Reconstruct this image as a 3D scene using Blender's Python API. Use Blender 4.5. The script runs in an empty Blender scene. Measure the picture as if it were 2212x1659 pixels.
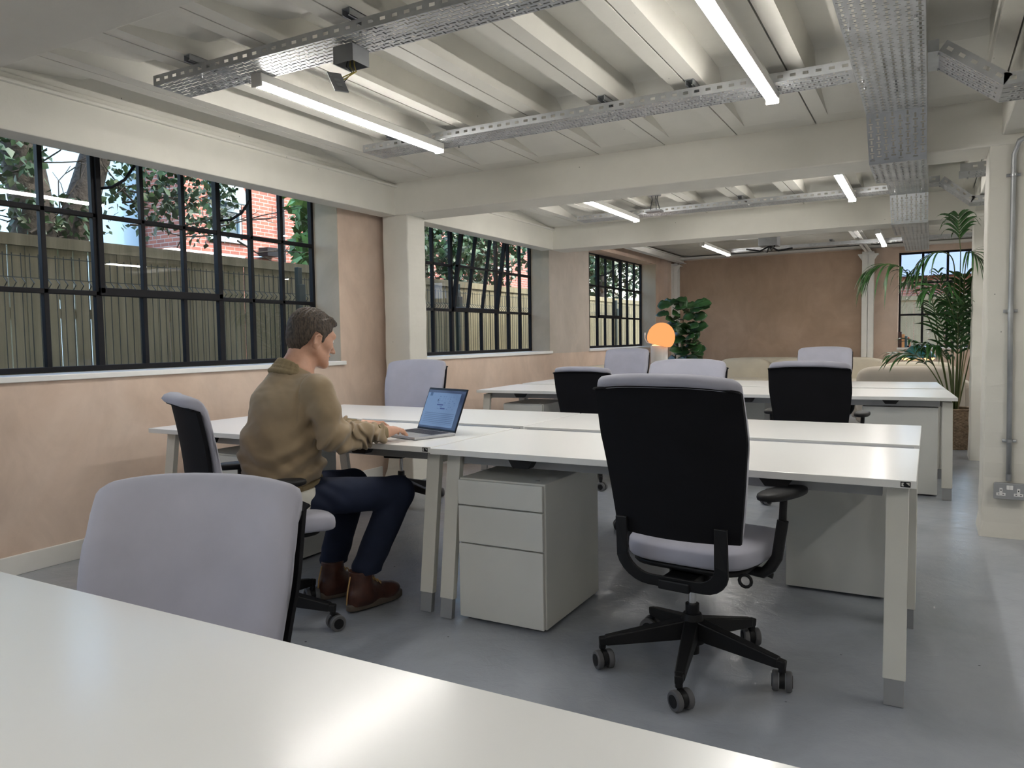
import bpy, bmesh, math, random
import numpy as np
from mathutils import Vector, Matrix
R = math.radians
random.seed(7)
SC = bpy.context.scene
COL = SC.collection

# ------------------------------------------------------------------ mesh helpers
class MB:
    def __init__(s): s.v = []; s.f = []
    def add(s, vs, fs):
        b = len(s.v); s.v += [tuple(map(float, q)) for q in vs]; s.f += [tuple(b + i for i in f) for f in fs]; return s
    def box(s, x0, y0, z0, x1, y1, z1):
        return s.add([(x0,y0,z0),(x1,y0,z0),(x1,y1,z0),(x0,y1,z0),(x0,y0,z1),(x1,y0,z1),(x1,y1,z1),(x0,y1,z1)],
                     [(0,3,2,1),(4,5,6,7),(0,1,5,4),(1,2,6,5),(2,3,7,6),(3,0,4,7)])
    def bar(s, p0, p1, w, h, w1=None, h1=None, up=(0,0,1)):
        p0 = Vector(p0); p1 = Vector(p1); w1 = w if w1 is None else w1; h1 = h if h1 is None else h1
        d = (p1-p0).normalized(); u = Vector(up)
        if abs(d.dot(u)) > .98: u = Vector((0,1,0))
        x = d.cross(u).normalized(); z = x.cross(d).normalized()
        vs = []
        for p, a, b in ((p0,w,h),(p1,w1,h1)):
            for i, j in ((-1,-1),(1,-1),(1,1),(-1,1)): vs.append(p + x*i*a/2 + z*j*b/2)
        return s.add(vs, [(3,2,1,0),(4,5,6,7),(0,1,5,4),(1,2,6,5),(2,3,7,6),(3,0,4,7)])
    def tube(s, pts, r, n=8, caps=True):
        pts = [Vector(p) for p in pts]; rs = r if isinstance(r, (list, tuple)) else [r]*len(pts)
        prev = None; rings = []
        for i, p in enumerate(pts):
            d = (pts[min(i+1,len(pts)-1)] - pts[max(i-1,0)]).normalized()
            if prev is None:
                u = Vector((0,0,1)) if abs(d.z) < .9 else Vector((1,0,0))
                x = d.cross(u).normalized()
            else: x = (prev - d*prev.dot(d)).normalized()
            prev = x; y = d.cross(x)
            rings.append([p + (x*math.cos(a)+y*math.sin(a))*rs[i] for a in (2*math.pi*k/n for k in range(n))])
        vs = [q for rg in rings for q in rg]; fs = []
        for i in range(len(pts)-1):
            for k in range(n):
                a = i*n+k; b = i*n+(k+1)%n; fs.append((a,b,b+n,a+n))
        if caps: fs.append(tuple(range(n-1,-1,-1))); m = (len(pts)-1)*n; fs.append(tuple(m+k for k in range(n)))
        return s.add(vs, fs)
    def lathe(s, prof, c=(0,0,0), n=24, M=None):
        vs = []; m = len(prof); c = Vector(c)
        for k in range(n):
            a = 2*math.pi*k/n
            for r, z in prof:
                q = Vector((r*math.cos(a), r*math.sin(a), z))
                if M is not None: q = M @ q
                vs.append(c+q)
        fs = []
        for k in range(n):
            k2 = (k+1) % n
            for i in range(m-1): fs.append((k*m+i, k2*m+i, k2*m+i+1, k*m+i+1))
        return s.add(vs, fs)
    def prism(s, poly, ax, d0, d1):
        """poly of 2D points extruded along axis ax ('x','y','z') from d0 to d1"""
        def P(a, b, d): return {'x':(d,a,b),'y':(a,d,b),'z':(a,b,d)}[ax]
        n = len(poly); vs = [P(a,b,d0) for a,b in poly]+[P(a,b,d1) for a,b in poly]
        fs = [tuple(range(n)), tuple(range(2*n-1,n-1,-1))]+[((i+1)%n, i, n+i, n+(i+1)%n) for i in range(n)]
        return s.add(vs, fs)
    def sell(s, c, r, e1=.5, e2=.5, nu=24, nv=14, fn=None, M=None):
        """superellipsoid"""
        def sp(v, e): return math.copysign(abs(v)**e, v)
        vs = []
        for j in range(nv+1):
            ph = -math.pi/2 + math.pi*j/nv
            for i in range(nu):
                th = 2*math.pi*i/nu
                q = Vector((r[0]*sp(math.cos(ph),e1)*sp(math.cos(th),e2), r[1]*sp(math.cos(ph),e1)*sp(math.sin(th),e2), r[2]*sp(math.sin(ph),e1)))
                if fn: q = fn(q)
                if M is not None: q = M @ q
                vs.append(Vector(c)+q)
        fs = []
        for j in range(nv):
            for i in range(nu):
                a = j*nu+i; b = j*nu+(i+1)%nu; fs.append((a,b,b+nu,a+nu))
        return s.add(vs, fs)
    def grid(s, rows):
        m = len(rows[0]); vs = [q for r in rows for q in r]
        return s.add(vs, [(i*m+j, i*m+j+1, (i+1)*m+j+1, (i+1)*m+j) for i in range(len(rows)-1) for j in range(m-1)])
    def build(s, name, mat=None, parent=None, smooth=False, bevel=0, loc=None, rz=0, fix=True, seg=2, angle=None, solid=0):
        me = bpy.data.meshes.new(name); me.from_pydata(s.v, [], s.f)
        if fix:
            bm = bmesh.new(); bm.from_mesh(me); bmesh.ops.remove_doubles(bm, verts=bm.verts, dist=1e-6)
            bmesh.ops.recalc_face_normals(bm, faces=bm.faces); bm.to_mesh(me); bm.free()
        if mat: me.materials.append(mat)
        o = bpy.data.objects.new(name, me); COL.objects.link(o)
        if parent: o.parent = parent
        if loc is not None: o.location = loc
        o.rotation_euler = (0,0,rz)
        if smooth:
            me.polygons.foreach_set('use_smooth', [True]*len(me.polygons))
            if angle: me.set_sharp_from_angle(angle=R(angle))
        if solid:
            m = o.modifiers.new('s','SOLIDIFY'); m.thickness = solid; m.offset = 0
        if bevel:
            m = o.modifiers.new('b','BEVEL'); m.width = bevel; m.segments = seg; m.limit_method = 'ANGLE'; m.angle_limit = R(40)
        return o

def tag(o, label=None, cat=None, group=None, kind=None):
    if label: o['label'] = label
    if cat: o['category'] = cat
    if group: o['group'] = group
    if kind: o['kind'] = kind
    return o
def thing(name, label, cat, loc=(0,0,0), rz=0, group=None, kind=None):
    o = bpy.data.objects.new(name, None); COL.objects.link(o); o.location = loc; o.rotation_euler = (0,0,rz)
    o.empty_display_size = .1
    return tag(o, label, cat, group, kind)
def struct(o): o['kind'] = 'structure'; return o
def copy_tree(o, parent=None):
    c = o.copy(); COL.objects.link(c)
    if parent: c.parent = parent
    for ch in list(o.children): copy_tree(ch, c)
    return c

# ------------------------------------------------------------------ materials
def nm(name):
    m = bpy.data.materials.new(name); m.use_nodes = True; nt = m.node_tree
    return m, nt, nt.nodes['Principled BSDF']
def L(nt, a, b): nt.links.new(a, b)
def coord(nt, obj=True, scale=(1,1,1)):
    tc = nt.nodes.new('ShaderNodeTexCoord'); mp = nt.nodes.new('ShaderNodeMapping'); mp.inputs['Scale'].default_value = scale
    L(nt, tc.outputs['Object' if obj else 'Generated'], mp.inputs['Vector']); return mp.outputs['Vector']
def noise(nt, vec, scale, detail=4, rough=.55, dist=0):
    n = nt.nodes.new('ShaderNodeTexNoise'); n.inputs['Scale'].default_value = scale; n.inputs['Detail'].default_value = detail
    n.inputs['Roughness'].default_value = rough; n.inputs['Distortion'].default_value = dist
    L(nt, vec, n.inputs['Vector']); return n.outputs['Fac']
def ramp(nt, fac, stops):
    r = nt.nodes.new('ShaderNodeValToRGB'); el = r.color_ramp.elements
    while len(el) < len(stops): el.new(.5)
    for e, (p, c) in zip(el, stops):
        e.position = p; e.color = (c[0],c[1],c[2],1) if not isinstance(c, (int,float)) else (c,c,c,1)
    L(nt, fac, r.inputs['Fac']); return r.outputs['Color']
def bump(nt, b, h, strength=.3, dist=.01):
    bp = nt.nodes.new('ShaderNodeBump'); bp.inputs['Strength'].default_value = strength; bp.inputs['Distance'].default_value = dist
    L(nt, h, bp.inputs['Height']); L(nt, bp.outputs['Normal'], b.inputs['Normal'])
def mixc(nt, f, a, b, mode='MIX'):
    m = nt.nodes.new('ShaderNodeMix'); m.data_type = 'RGBA'; m.blend_type = mode
    for sck, v in ((m.inputs[0], f), (m.inputs[6], a), (m.inputs[7], b)):
        if isinstance(v, (int,float)): sck.default_value = v
        elif isinstance(v, tuple): sck.default_value = (*v[:3],1)
        else: L(nt, v, sck)
    return m.outputs[2]
def simple(name, col, rough=.5, metal=0, var=.06, vs=6, bs=0, bscale=80, bdist=.002, spec=.5, coat=0, sheen=0):
    m, nt, b = nm(name); v = coord(nt)
    d = tuple(max(0,c*(1-var)) for c in col); u = tuple(min(1,c*(1+var)) for c in col)
    L(nt, ramp(nt, noise(nt, v, vs), [(.3,d),(.7,u)]), b.inputs['Base Color'])
    b.inputs['Roughness'].default_value = rough; b.inputs['Metallic'].default_value = metal
    b.inputs['Specular IOR Level'].default_value = spec
    if coat: b.inputs['Coat Weight'].default_value = coat; b.inputs['Coat Roughness'].default_value = .15
    if sheen: b.inputs['Sheen Weight'].default_value = sheen
    if bs: bump(nt, b, noise(nt, v, bscale, 3), bs, bdist)
    return m
def emis(name, col, strength):
    m = bpy.data.materials.new(name); m.use_nodes = True; nt = m.node_tree; nt.nodes.clear()
    e = nt.nodes.new('ShaderNodeEmission'); e.inputs[0].default_value = (*col,1); e.inputs[1].default_value = strength
    o = nt.nodes.new('ShaderNodeOutputMaterial'); L(nt, e.outputs[0], o.inputs[0])
    if strength < 5: m.cycles.emission_sampling = 'NONE'
    return m

def plaster(name, c1, c2, c3, rough=.8):
    m, nt, b = nm(name); v = coord(nt)
    big = noise(nt, v, .9, 5, .6, .6); mid = noise(nt, coord(nt, True, (1.3,1.3,.9)), 2.4, 6, .65, .8)
    a = ramp(nt, big, [(.28,c1),(.5,c2),(.72,c3)])
    k = ramp(nt, mid, [(.34,.88),(.62,1.0)])
    L(nt, mixc(nt, 1.0, a, k, 'MULTIPLY'), b.inputs['Base Color'])
    b.inputs['Roughness'].default_value = rough
    bump(nt, b, noise(nt, v, 14, 6, .6), .15, .006); return m
MAT = {}
MAT['pink'] = plaster('pink_plaster', (.57,.43,.335), (.68,.53,.425), (.76,.62,.52))
MAT['brownplaster'] = plaster('brown_plaster', (.43,.305,.215), (.48,.345,.25), (.53,.39,.29))
MAT['lilac'] = plaster('lilac_plaster', (.50,.44,.37), (.56,.50,.44), (.60,.52,.45))
def painted(name, base, dark, scale=1.0):
    m, nt, b = nm(name); v = coord(nt)
    a = ramp(nt, noise(nt, v, 2.2*scale, 4, .6), [(.3,dark),(.65,base)])
    sp = nt.nodes.new('ShaderNodeTexVoronoi'); sp.inputs['Scale'].default_value = 7; L(nt, v, sp.inputs['Vector'])
    pit = ramp(nt, sp.outputs['Distance'], [(.02,.35),(.035,1.0)])
    L(nt, mixc(nt, 1.0, a, pit, 'MULTIPLY'), b.inputs['Base Color'])
    b.inputs['Roughness'].default_value = .62
    bump(nt, b, noise(nt, v, 9, 8, .65), .25, .008); return m
MAT['concrete'] = painted('painted_concrete', (.715,.695,.625), (.655,.635,.57))
MAT['whitepaint'] = simple('white_paint', (.80,.79,.75), .4, var=.03, bs=.05)
MAT['sill'] = simple('sill_paint', (.82,.82,.80), .35, var=.02)
def floor_mat():
    m, nt, b = nm('grey_floor_paint'); v = coord(nt)
    a = ramp(nt, noise(nt, v, 1.6, 6, .6, .5), [(.32,(.29,.312,.345)),(.5,(.345,.368,.408)),(.7,(.395,.418,.455))])
    sp = nt.nodes.new('ShaderNodeTexVoronoi'); sp.inputs['Scale'].default_value = 5; L(nt, v, sp.inputs['Vector'])
    pit = ramp(nt, sp.outputs['Distance'], [(.015,.25),(.03,1.0)])
    L(nt, mixc(nt, 1.0, a, pit, 'MULTIPLY'), b.inputs['Base Color'])
    b.inputs['Roughness'].default_value = .22
    n1 = noise(nt, v, 14, 6, .65, .6); bump(nt, b, n1, .5, .006); return m
MAT['floor'] = floor_mat()
MAT['desk'] = simple('white_laminate', (.88,.88,.855), .28, var=.01, vs=2, coat=.25)
MAT['deskedge'] = simple('desk_edge', (.66,.65,.60), .4, var=.02)
MAT['cream'] = simple('cream_powder_coat', (.74,.73,.665), .42, var=.02)
MAT['ped'] = simple('pedestal_paint', (.72,.72,.675), .4, var=.02)
MAT['alu'] = simple('aluminium', (.62,.63,.65), .35, .85, .03)
MAT['footgrey'] = simple('grey_foot', (.34,.35,.36), .4, .3)
MAT['galv'] = simple('galvanised_steel', (.46,.475,.49), .40, .85, .16, 7)
MAT['galvd'] = simple('galvanised_box_steel', (.30,.31,.32), .45, .6, .1, 9)
MAT['blacksteel'] = simple('black_frame', (.010,.010,.012), .6, 0, .2, spec=.2)
MAT['chairgrey'] = simple('grey_fabric', (.40,.40,.465), .9, 0, .05, 9, .25, 900, .0006, .2, sheen=.3)
MAT['chairblack'] = simple('black_fabric', (.005,.005,.007), .85, 0, .2, 9, .2, 900, .0006, .25)
MAT['blackplastic'] = simple('black_plastic', (.008,.008,.009), .5, 0, .1, 9, .15, 300, .0006, .3)
MAT['wheelgrey'] = simple('grey_tread', (.105,.105,.11), .6)
MAT['chrome'] = simple('chrome', (.6,.6,.6), .2, 1, .02)
MAT['laptopmetal'] = simple('grey_laptop_metal', (.42,.43,.45), .35, .8, .02)
MAT['laptopblack'] = simple('laptop_bezel', (.008,.008,.011), .30, 0, .05, spec=.15)
MAT['keys'] = simple('keyboard_keys', (.02,.02,.03), .5)
MAT['skin'] = simple('skin', (.56,.315,.215), .5, 0, .10, 22, .1, 260, .0008)
MAT['eye'] = simple('eye_white', (.7,.68,.64), .2)
MAT['jacket'] = simple('tan_jacket_cloth', (.305,.228,.140), .72, 0, .07, 10, .2, 700, .0005, .3, sheen=.2)
MAT['jacketrib'] = simple('tan_rib_knit', (.215,.165,.090), .85, 0, .06, 10, .4, 500, .001)
MAT['shirt'] = simple('white_tshirt', (.70,.68,.60), .85, 0, .04)
MAT['trousers'] = simple('navy_cotton', (.012,.018,.040), .85, 0, .12, 14, .25, 600, .0006, .3)
MAT['boot'] = simple('brown_leather', (.060,.021,.013), .38, 0, .35, 18, .2, 120, .002)
MAT['sole'] = simple('boot_sole', (.10,.08,.062), .7)
MAT['lace'] = simple('boot_lace', (.45,.27,.10), .6)
MAT['gold'] = simple('gold_watch', (.75,.62,.38), .25, .9)
MAT['sofa'] = simple('cream_linen', (.60,.55,.44), .9, 0, .06, 5, .3, 400, .001)
MAT['sofagrey'] = simple('taupe_linen', (.47,.42,.35), .9, 0, .05, 5, .3, 400, .001)
MAT['leafdark'] = simple('fig_leaf', (.020,.062,.018), .35, 0, .5, 6)
MAT['palm'] = simple('palm_leaf', (.024,.085,.016), .42, 0, .6, 9)
MAT['palmdry'] = simple('dry_palm_leaf', (.40,.34,.18), .6, 0, .2)
MAT['stem'] = simple('plant_stem', (.10,.13,.04), .6)
MAT['bark'] = simple('bark', (.050,.042,.032), .9, 0, .5, 8, .8, 20, .02)
MAT['ivy'] = simple('ivy_leaf', (.042,.088,.030), .45, 0, .65, 2.2)
MAT['lushleaf'] = simple('light_leaf', (.11,.24,.05), .45, 0, .6, 1.6)
MAT['darkleaf'] = simple('dark_shrub_leaf', (.028,.068,.022), .4, 0, .75, 1.8)
MAT['teal'] = simple('teal_shade', (.02,.12,.13), .35)
def glass_mat():
    m = bpy.data.materials.new('window_glass'); m.use_nodes = True; nt = m.node_tree; nt.nodes.clear()
    t = nt.nodes.new('ShaderNodeBsdfTransparent'); t.inputs[0].default_value = (.96,.975,.97,1)
    g = nt.nodes.new('ShaderNodeBsdfGlossy'); g.inputs['Roughness'].default_value = .0
    ge = nt.nodes.new('ShaderNodeNewGeometry'); dt = nt.nodes.new('ShaderNodeVectorMath'); dt.operation = 'DOT_PRODUCT'
    L(nt, ge.outputs['Incoming'], dt.inputs[0]); L(nt, ge.outputs['Normal'], dt.inputs[1])
    def mt(op, a, b):
        n = nt.nodes.new('ShaderNodeMath'); n.operation = op
        for q, v in zip(n.inputs, (a, b)):
            if isinstance(v, (int, float)): q.default_value = v
            elif v is not None: L(nt, v, q)
        return n.outputs[0]
    c5 = mt('POWER', mt('SUBTRACT', 1.0, mt('ABSOLUTE', dt.outputs['Value'], None)), 5.0)     # Schlick's law, same on both faces
    mx = nt.nodes.new('ShaderNodeMixShader'); o = nt.nodes.new('ShaderNodeOutputMaterial')
    L(nt, mt('ADD', mt('MULTIPLY', c5, .95), .042), mx.inputs[0]); L(nt, t.outputs[0], mx.inputs[1]); L(nt, g.outputs[0], mx.inputs[2]); L(nt, mx.outputs[0], o.inputs[0])
    return m
MAT['glass'] = glass_mat()
def wood_fence_mat():
    m, nt, b = nm('weathered_fence_wood'); v = coord(nt)
    a = ramp(nt, noise(nt, coord(nt, True, (1,7,.6)), 1.3, 4), [(.3,(.19,.17,.095)),(.5,(.26,.235,.14)),(.7,(.33,.30,.19))])
    g = ramp(nt, noise(nt, coord(nt, True, (20,40,1.5)), 2, 4), [(.3,.8),(.7,1.0)])
    L(nt, mixc(nt, 1.0, a, g, 'MULTIPLY'), b.inputs['Base Color']); b.inputs['Roughness'].default_value = .85; return m
MAT['fence'] = wood_fence_mat()
MAT['wire'] = simple('green_wire', (.02,.035,.03), .5)
def brick_mat():
    m, nt, b = nm('red_brick'); tc = nt.nodes.new('ShaderNodeTexCoord')
    sx = nt.nodes.new('ShaderNodeSeparateXYZ'); L(nt, tc.outputs['Object'], sx.inputs[0])
    ad = nt.nodes.new('ShaderNodeMath'); ad.operation = 'ADD'; L(nt, sx.outputs[0], ad.inputs[0]); L(nt, sx.outputs[1], ad.inputs[1])
    cb = nt.nodes.new('ShaderNodeCombineXYZ'); L(nt, ad.outputs[0], cb.inputs[0]); L(nt, sx.outputs[2], cb.inputs[1])
    t = nt.nodes.new('ShaderNodeTexBrick'); L(nt, cb.outputs[0], t.inputs['Vector'])
    t.inputs['Color1'].default_value = (.40,.13,.085,1); t.inputs['Color2'].default_value = (.29,.10,.075,1); t.inputs['Mortar'].default_value = (.42,.34,.30,1)
    t.inputs['Scale'].default_value = 1; t.inputs['Brick Width'].default_value = .225; t.inputs['Row Height'].default_value = .075; t.inputs['Mortar Size'].default_value = .008
    L(nt, t.outputs['Color'], b.inputs['Base Color']); b.inputs['Roughness'].default_value = .85; return m
MAT['brick'] = brick_mat()
MAT['paleblue'] = simple('pale_blue_render', (.30,.46,.58), .8, 0, .04, 1)
MAT['bluewin'] = simple('pale_window_frame', (.55,.68,.74), .5)
MAT['darkpane'] = simple('dark_window_pane', (.06,.10,.13), .08)
MAT['palepane'] = simple('open_window_pane', (.45,.62,.70), .15)
MAT['earth'] = simple('garden_soil', (.07,.065,.045), .95, 0, .3, 2)
def wicker_mat():
    m, nt, b = nm('wicker'); v = coord(nt)
    a = ramp(nt, noise(nt, v, 40, 3), [(.3,(.16,.11,.065)),(.7,(.36,.26,.17))]); L(nt, a, b.inputs['Base Color']); b.inputs['Roughness'].default_value = .7; return m
MAT['wicker'] = wicker_mat()
MAT['tube'] = emis('led_diffuser', (1.0,.965,.92), 30)
MAT['lampdome'] = emis('glowing_orange_glass', (1.0,.36,.125), .47)
MAT['lampinner'] = emis('warm_lamp_underside', (1.0,.55,.25), .9)

# ------------------------------------------------------------------ camera
F = 1636.; WPX, HPX = 2212., 1659.
M = Matrix(((0.87572,-0.01508,0.48259),(0.48266,0.05905,-0.87381),(-0.01532,0.99814,0.05899)))
cam = bpy.data.cameras.new('camera'); cam.sensor_width = 36; cam.sensor_fit = 'HORIZONTAL'; cam.lens = F/WPX*36; cam.clip_start = .02; cam.clip_end = 200
co = bpy.data.objects.new('camera', cam); COL.objects.link(co)
CAMZ = 1.185
co.matrix_world = Matrix.Translation((0,0,CAMZ)) @ M.to_4x4(); SC.camera = co
# ------------------------------------------------------------------ setting
XW, XG = -4.15, -4.42            # inner wall face, glass plane of the window wall
XR, YB0, YB1 = 3.6, -3.4, 13.3
ZT = 2.49; ZS = 2.62; ZB = 2.23
struct(MB().box(-4.55,YB0-.2,-.12, XR+.2,YB1+.2,0).build('floor', MAT['floor']))
win = {0:(-2.2,1.20), 1:(1.905,4.674), 2:(5.76,8.51), 3:(9.76,12.68)}
w = MB()
w.box(-4.55,YB0,0, XW,YB1,1.0)
ys = [YB0]+[q for k in (0,1,2,3) for q in win[k]]+[YB1]
piers = [(ys[i],ys[i+1]) for i in range(0,10,2)]
for i,(a,b) in enumerate(piers):
    if i == 3: continue
    w.box(-4.45,a,1.0, XW,b,2.44)
w.box(-4.55,YB0,2.44, XW-.0,YB1,2.75)
wl = struct(w.build('wall_left', MAT['pink'], fix=False))
o = MB().box(-4.45,8.51,1.0,XW+.001,9.76,2.44).build('pier', MAT['lilac'], wl)
# grey reveals beside the windows
rv = MB()
for k in (1,2,3): rv.box(XG+.02,win[k][1]-.004,1.03, XW+.002,win[k][1]+.001,2.43)
rv.build('reveal', plaster('reveal_plaster', (.44,.38,.29), (.50,.43,.33), (.54,.47,.36)), wl)
MB().box(-4.16,12.93,0,-4.02,YB1,2.55).build('pilaster', MAT['pink'], wl)
struct(MB().box(XW,YB0,0, XW+.016,5.15,.105).build('baseboard_left', MAT['whitepaint'], bevel=.003))
wb = MB()   # back wall with window 4 opening
wx0, wx1, wz0, wz1 = -.445, .62, .96, 2.44
wb.box(-4.55,YB1,0, wx0,YB1+.25,2.75); wb.box(wx1,YB1,0, XR+.2,YB1+.25,2.75); wb.box(wx0,YB1,0,wx1,YB1+.25,wz0); wb.box(wx0,YB1,wz1,wx1,YB1+.25,2.75)
wback = struct(wb.build('wall_back', MAT['pink'], fix=False))
MB().box(-3.90,YB1-.006,0,-.965,YB1+.01,2.515).build('plaster_panel', MAT['brownplaster'], wback)
struct(MB().box(-4.55,YB0-.2,0,XR+.2,YB0,2.75).build('wall_front', MAT['concrete']))
struct(MB().box(XR,YB0,0,XR+.2,YB1,2.75).build('wall_right', MAT['concrete']))

# ceiling : trough slabs between cross beams
seams = [-.640-.4817*k for k in range(8)] ; seams = sorted(seams+[-.640+.4817*k for k in range(1,10)])
def bay(name, y0, y1):
    m = MB()
    def unit(xa, xb):
        a, b = xa+.004, xb-.004                   # unit edges, leaves the dark joint open
        rw, tp = .081, .022
        fa, fb = a+rw, b-rw                       # rib inner bottom edges
        ga, gb = fa+tp, fb-tp                     # at slab level
        e0, e1 = y0+.18, y1-.18                   # haunch foot
        c0, c1 = y0+.84, y1-.84                   # haunch top / drop
        d0, d1 = c0+.10, c1-.10
        zh = 2.575
        # rib soffits
        m.add([(a,y0,ZT),(fa,y0,ZT),(fa,y1,ZT),(a,y1,ZT)], [(0,1,2,3)])
        m.add([(fb,y0,ZT),(b,y0,ZT),(b,y1,ZT),(fb,y1,ZT)], [(0,1,2,3)])
        m.add([(fa,y0,ZT),(fb,y0,ZT),(fb,e0,ZT),(fa,e0,ZT)], [(0,1,2,3)])
        m.add([(fa,e1,ZT),(fb,e1,ZT),(fb,y1,ZT),(fa,y1,ZT)], [(0,1,2,3)])
        hx = tp*(zh-ZT)/(ZS-ZT)
        prof = [(e0,ZT,0),(c0,zh,hx),(d0,ZS,tp),(d1,ZS,tp),(c1,zh,hx),(e1,ZT,0)]
        for (ya,za,ta),(yb,zb,tb) in zip(prof[:-1],prof[1:]):
            m.add([(fa+ta,ya,za),(fb-ta,ya,za),(fb-tb,yb,zb),(fa+tb,yb,zb)], [(0,1,2,3)])
        for sgn, f0 in ((1,fa),(-1,fb)):
            pts = [(f0+sgn*t, y, z) for y,z,t in prof]
            m.add(pts+[(f0,e1,ZT),(f0,e0,ZT)], [tuple(range(6))])
        # outer sides of the unit and the slab above
        m.add([(a,y0,ZT),(a,y1,ZT),(a,y1,2.72),(a,y0,2.72)], [(0,1,2,3)])
        m.add([(b,y0,ZT),(b,y1,ZT),(b,y1,2.72),(b,y0,2.72)], [(0,1,2,3)])
    for xa, xb in zip(seams[:-1], seams[1:]): unit(xa, xb)
    m.box(-4.55,y0,2.72,XR+.2,y1,2.80)
    # infill strip above the wall beam
    m.box(-4.15,y0,2.50,seams[0],y1,2.72)
    return struct(m.build(name, MAT['concrete'], fix=False))
bay('ceiling', 1.63, 5.118); bay('ceiling', 5.475, 8.13); bay('ceiling', -3.4, 1.28)
beams = [(1.28,1.63),(5.118,5.475),(8.13,8.49)]
for a,b in beams:
    struct(MB().box(-3.95,a,ZB, XR+.1,b,2.80).build('ceiling_beam', MAT['concrete'], bevel=.008))
for a,b in ((-3.4,1.28),(1.63,5.118),(5.475,8.13)):
    m = MB(); m.box(-4.075,a-.02,ZB, -3.91,b+.02,2.505)
    m.box(-3.92,a-.02,2.455,-3.885,b+.02,2.475)       # small ledge line along the beam top
    struct(m.build('ceiling_beam_window_side', MAT['concrete'], bevel=.006))
struct(MB().box(.335,YB0,2.285,.70,5.13,2.50).build('ceiling_beam_aisle', MAT['concrete'], bevel=.008))
struct(MB().box(.335,5.47,2.285,.70,8.14,2.50).build('ceiling_beam_aisle', MAT['concrete'], bevel=.008))
# columns
def rough_col(x0,y0,x1,y1,z1,name,lab=None,foot=0):
    m = MB(); n = 26; rnd = random.Random(int(x0*100)+5)
    rows = []
    cs = [(x0,y0),(x1,y0),(x1,y1),(x0,y1)]
    for i in range(n+1):
        z = z1*i/n; k = foot*max(0,1-z/.12)
        row = []
        for (x,y),(sx,sy) in zip(cs,((-1,-1),(1,-1),(1,1),(-1,1))):
            j = rnd.uniform(-.0035,.0035); row.append((x+j+sx*k, y+rnd.uniform(-.0035,.0035)+sy*k, z))
        row.append(row[0]); rows.append(row)
    m.grid(rows); o = m.build(name, MAT['concrete'], fix=True, bevel=.010)
    return struct(o)
rough_col(-4.075,5.15,-3.815,5.40,ZB+.02,'pillar_window_side',foot=.03)
rough_col(.277,5.125,.68,5.45,ZB+.03,'pillar_aisle',foot=.01)
rough_col(.335,8.14,.70,8.48,ZB+.03,'pillar_aisle',foot=.006)
# lounge roof : corrugated sheets on steel beams
m = MB(); rows = []
for i in range(0,330):
    y = 8.45+4.9*i/329; z = 2.60+.022*math.sin(2*math.pi*y/.146)
    rows.append([(-4.55,y,z),(XR+.2,y,z)])
m.grid(rows); struct(m.build('ceiling', MAT['concrete'], smooth=True, fix=False, solid=.006))
for x in (-3.84,-.87,2.1):
    m = MB(); m.box(x-.05,8.45,2.47,x+.05,13.3,2.478); m.box(x-.05,8.45,2.555,x+.05,13.3,2.563); m.box(x-.005,8.45,2.47,x+.005,13.3,2.56)
    struct(m.build('steel_beam', MAT['whitepaint']))
for x,w_ in ((-3.98,.145),(-.87,.17)):
    m = MB(); m.box(x-w_/2,YB1-.15,0,x+w_/2,YB1-.14,2.47); m.box(x-w_/2,YB1-.01,0,x+w_/2,YB1,2.47); m.box(x-.006,YB1-.15,0,x+.006,YB1,2.47)
    m.box(x-w_*.85,YB1-.17,2.42,x+w_*.85,YB1,2.435)
    for s_ in (-1,1): m.prism([(x+s_*w_/2,2.42),(x+s_*w_*.85,2.42),(x+s_*w_/2,2.33)],'y',YB1-.15,YB1-.13)
    struct(m.build('steel_column', MAT['whitepaint'], bevel=.003))
m = MB(); m.box(-4.1,13.10,2.525,XR,13.3,2.56); struct(m.build('trim_1', MAT['whitepaint']))

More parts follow.
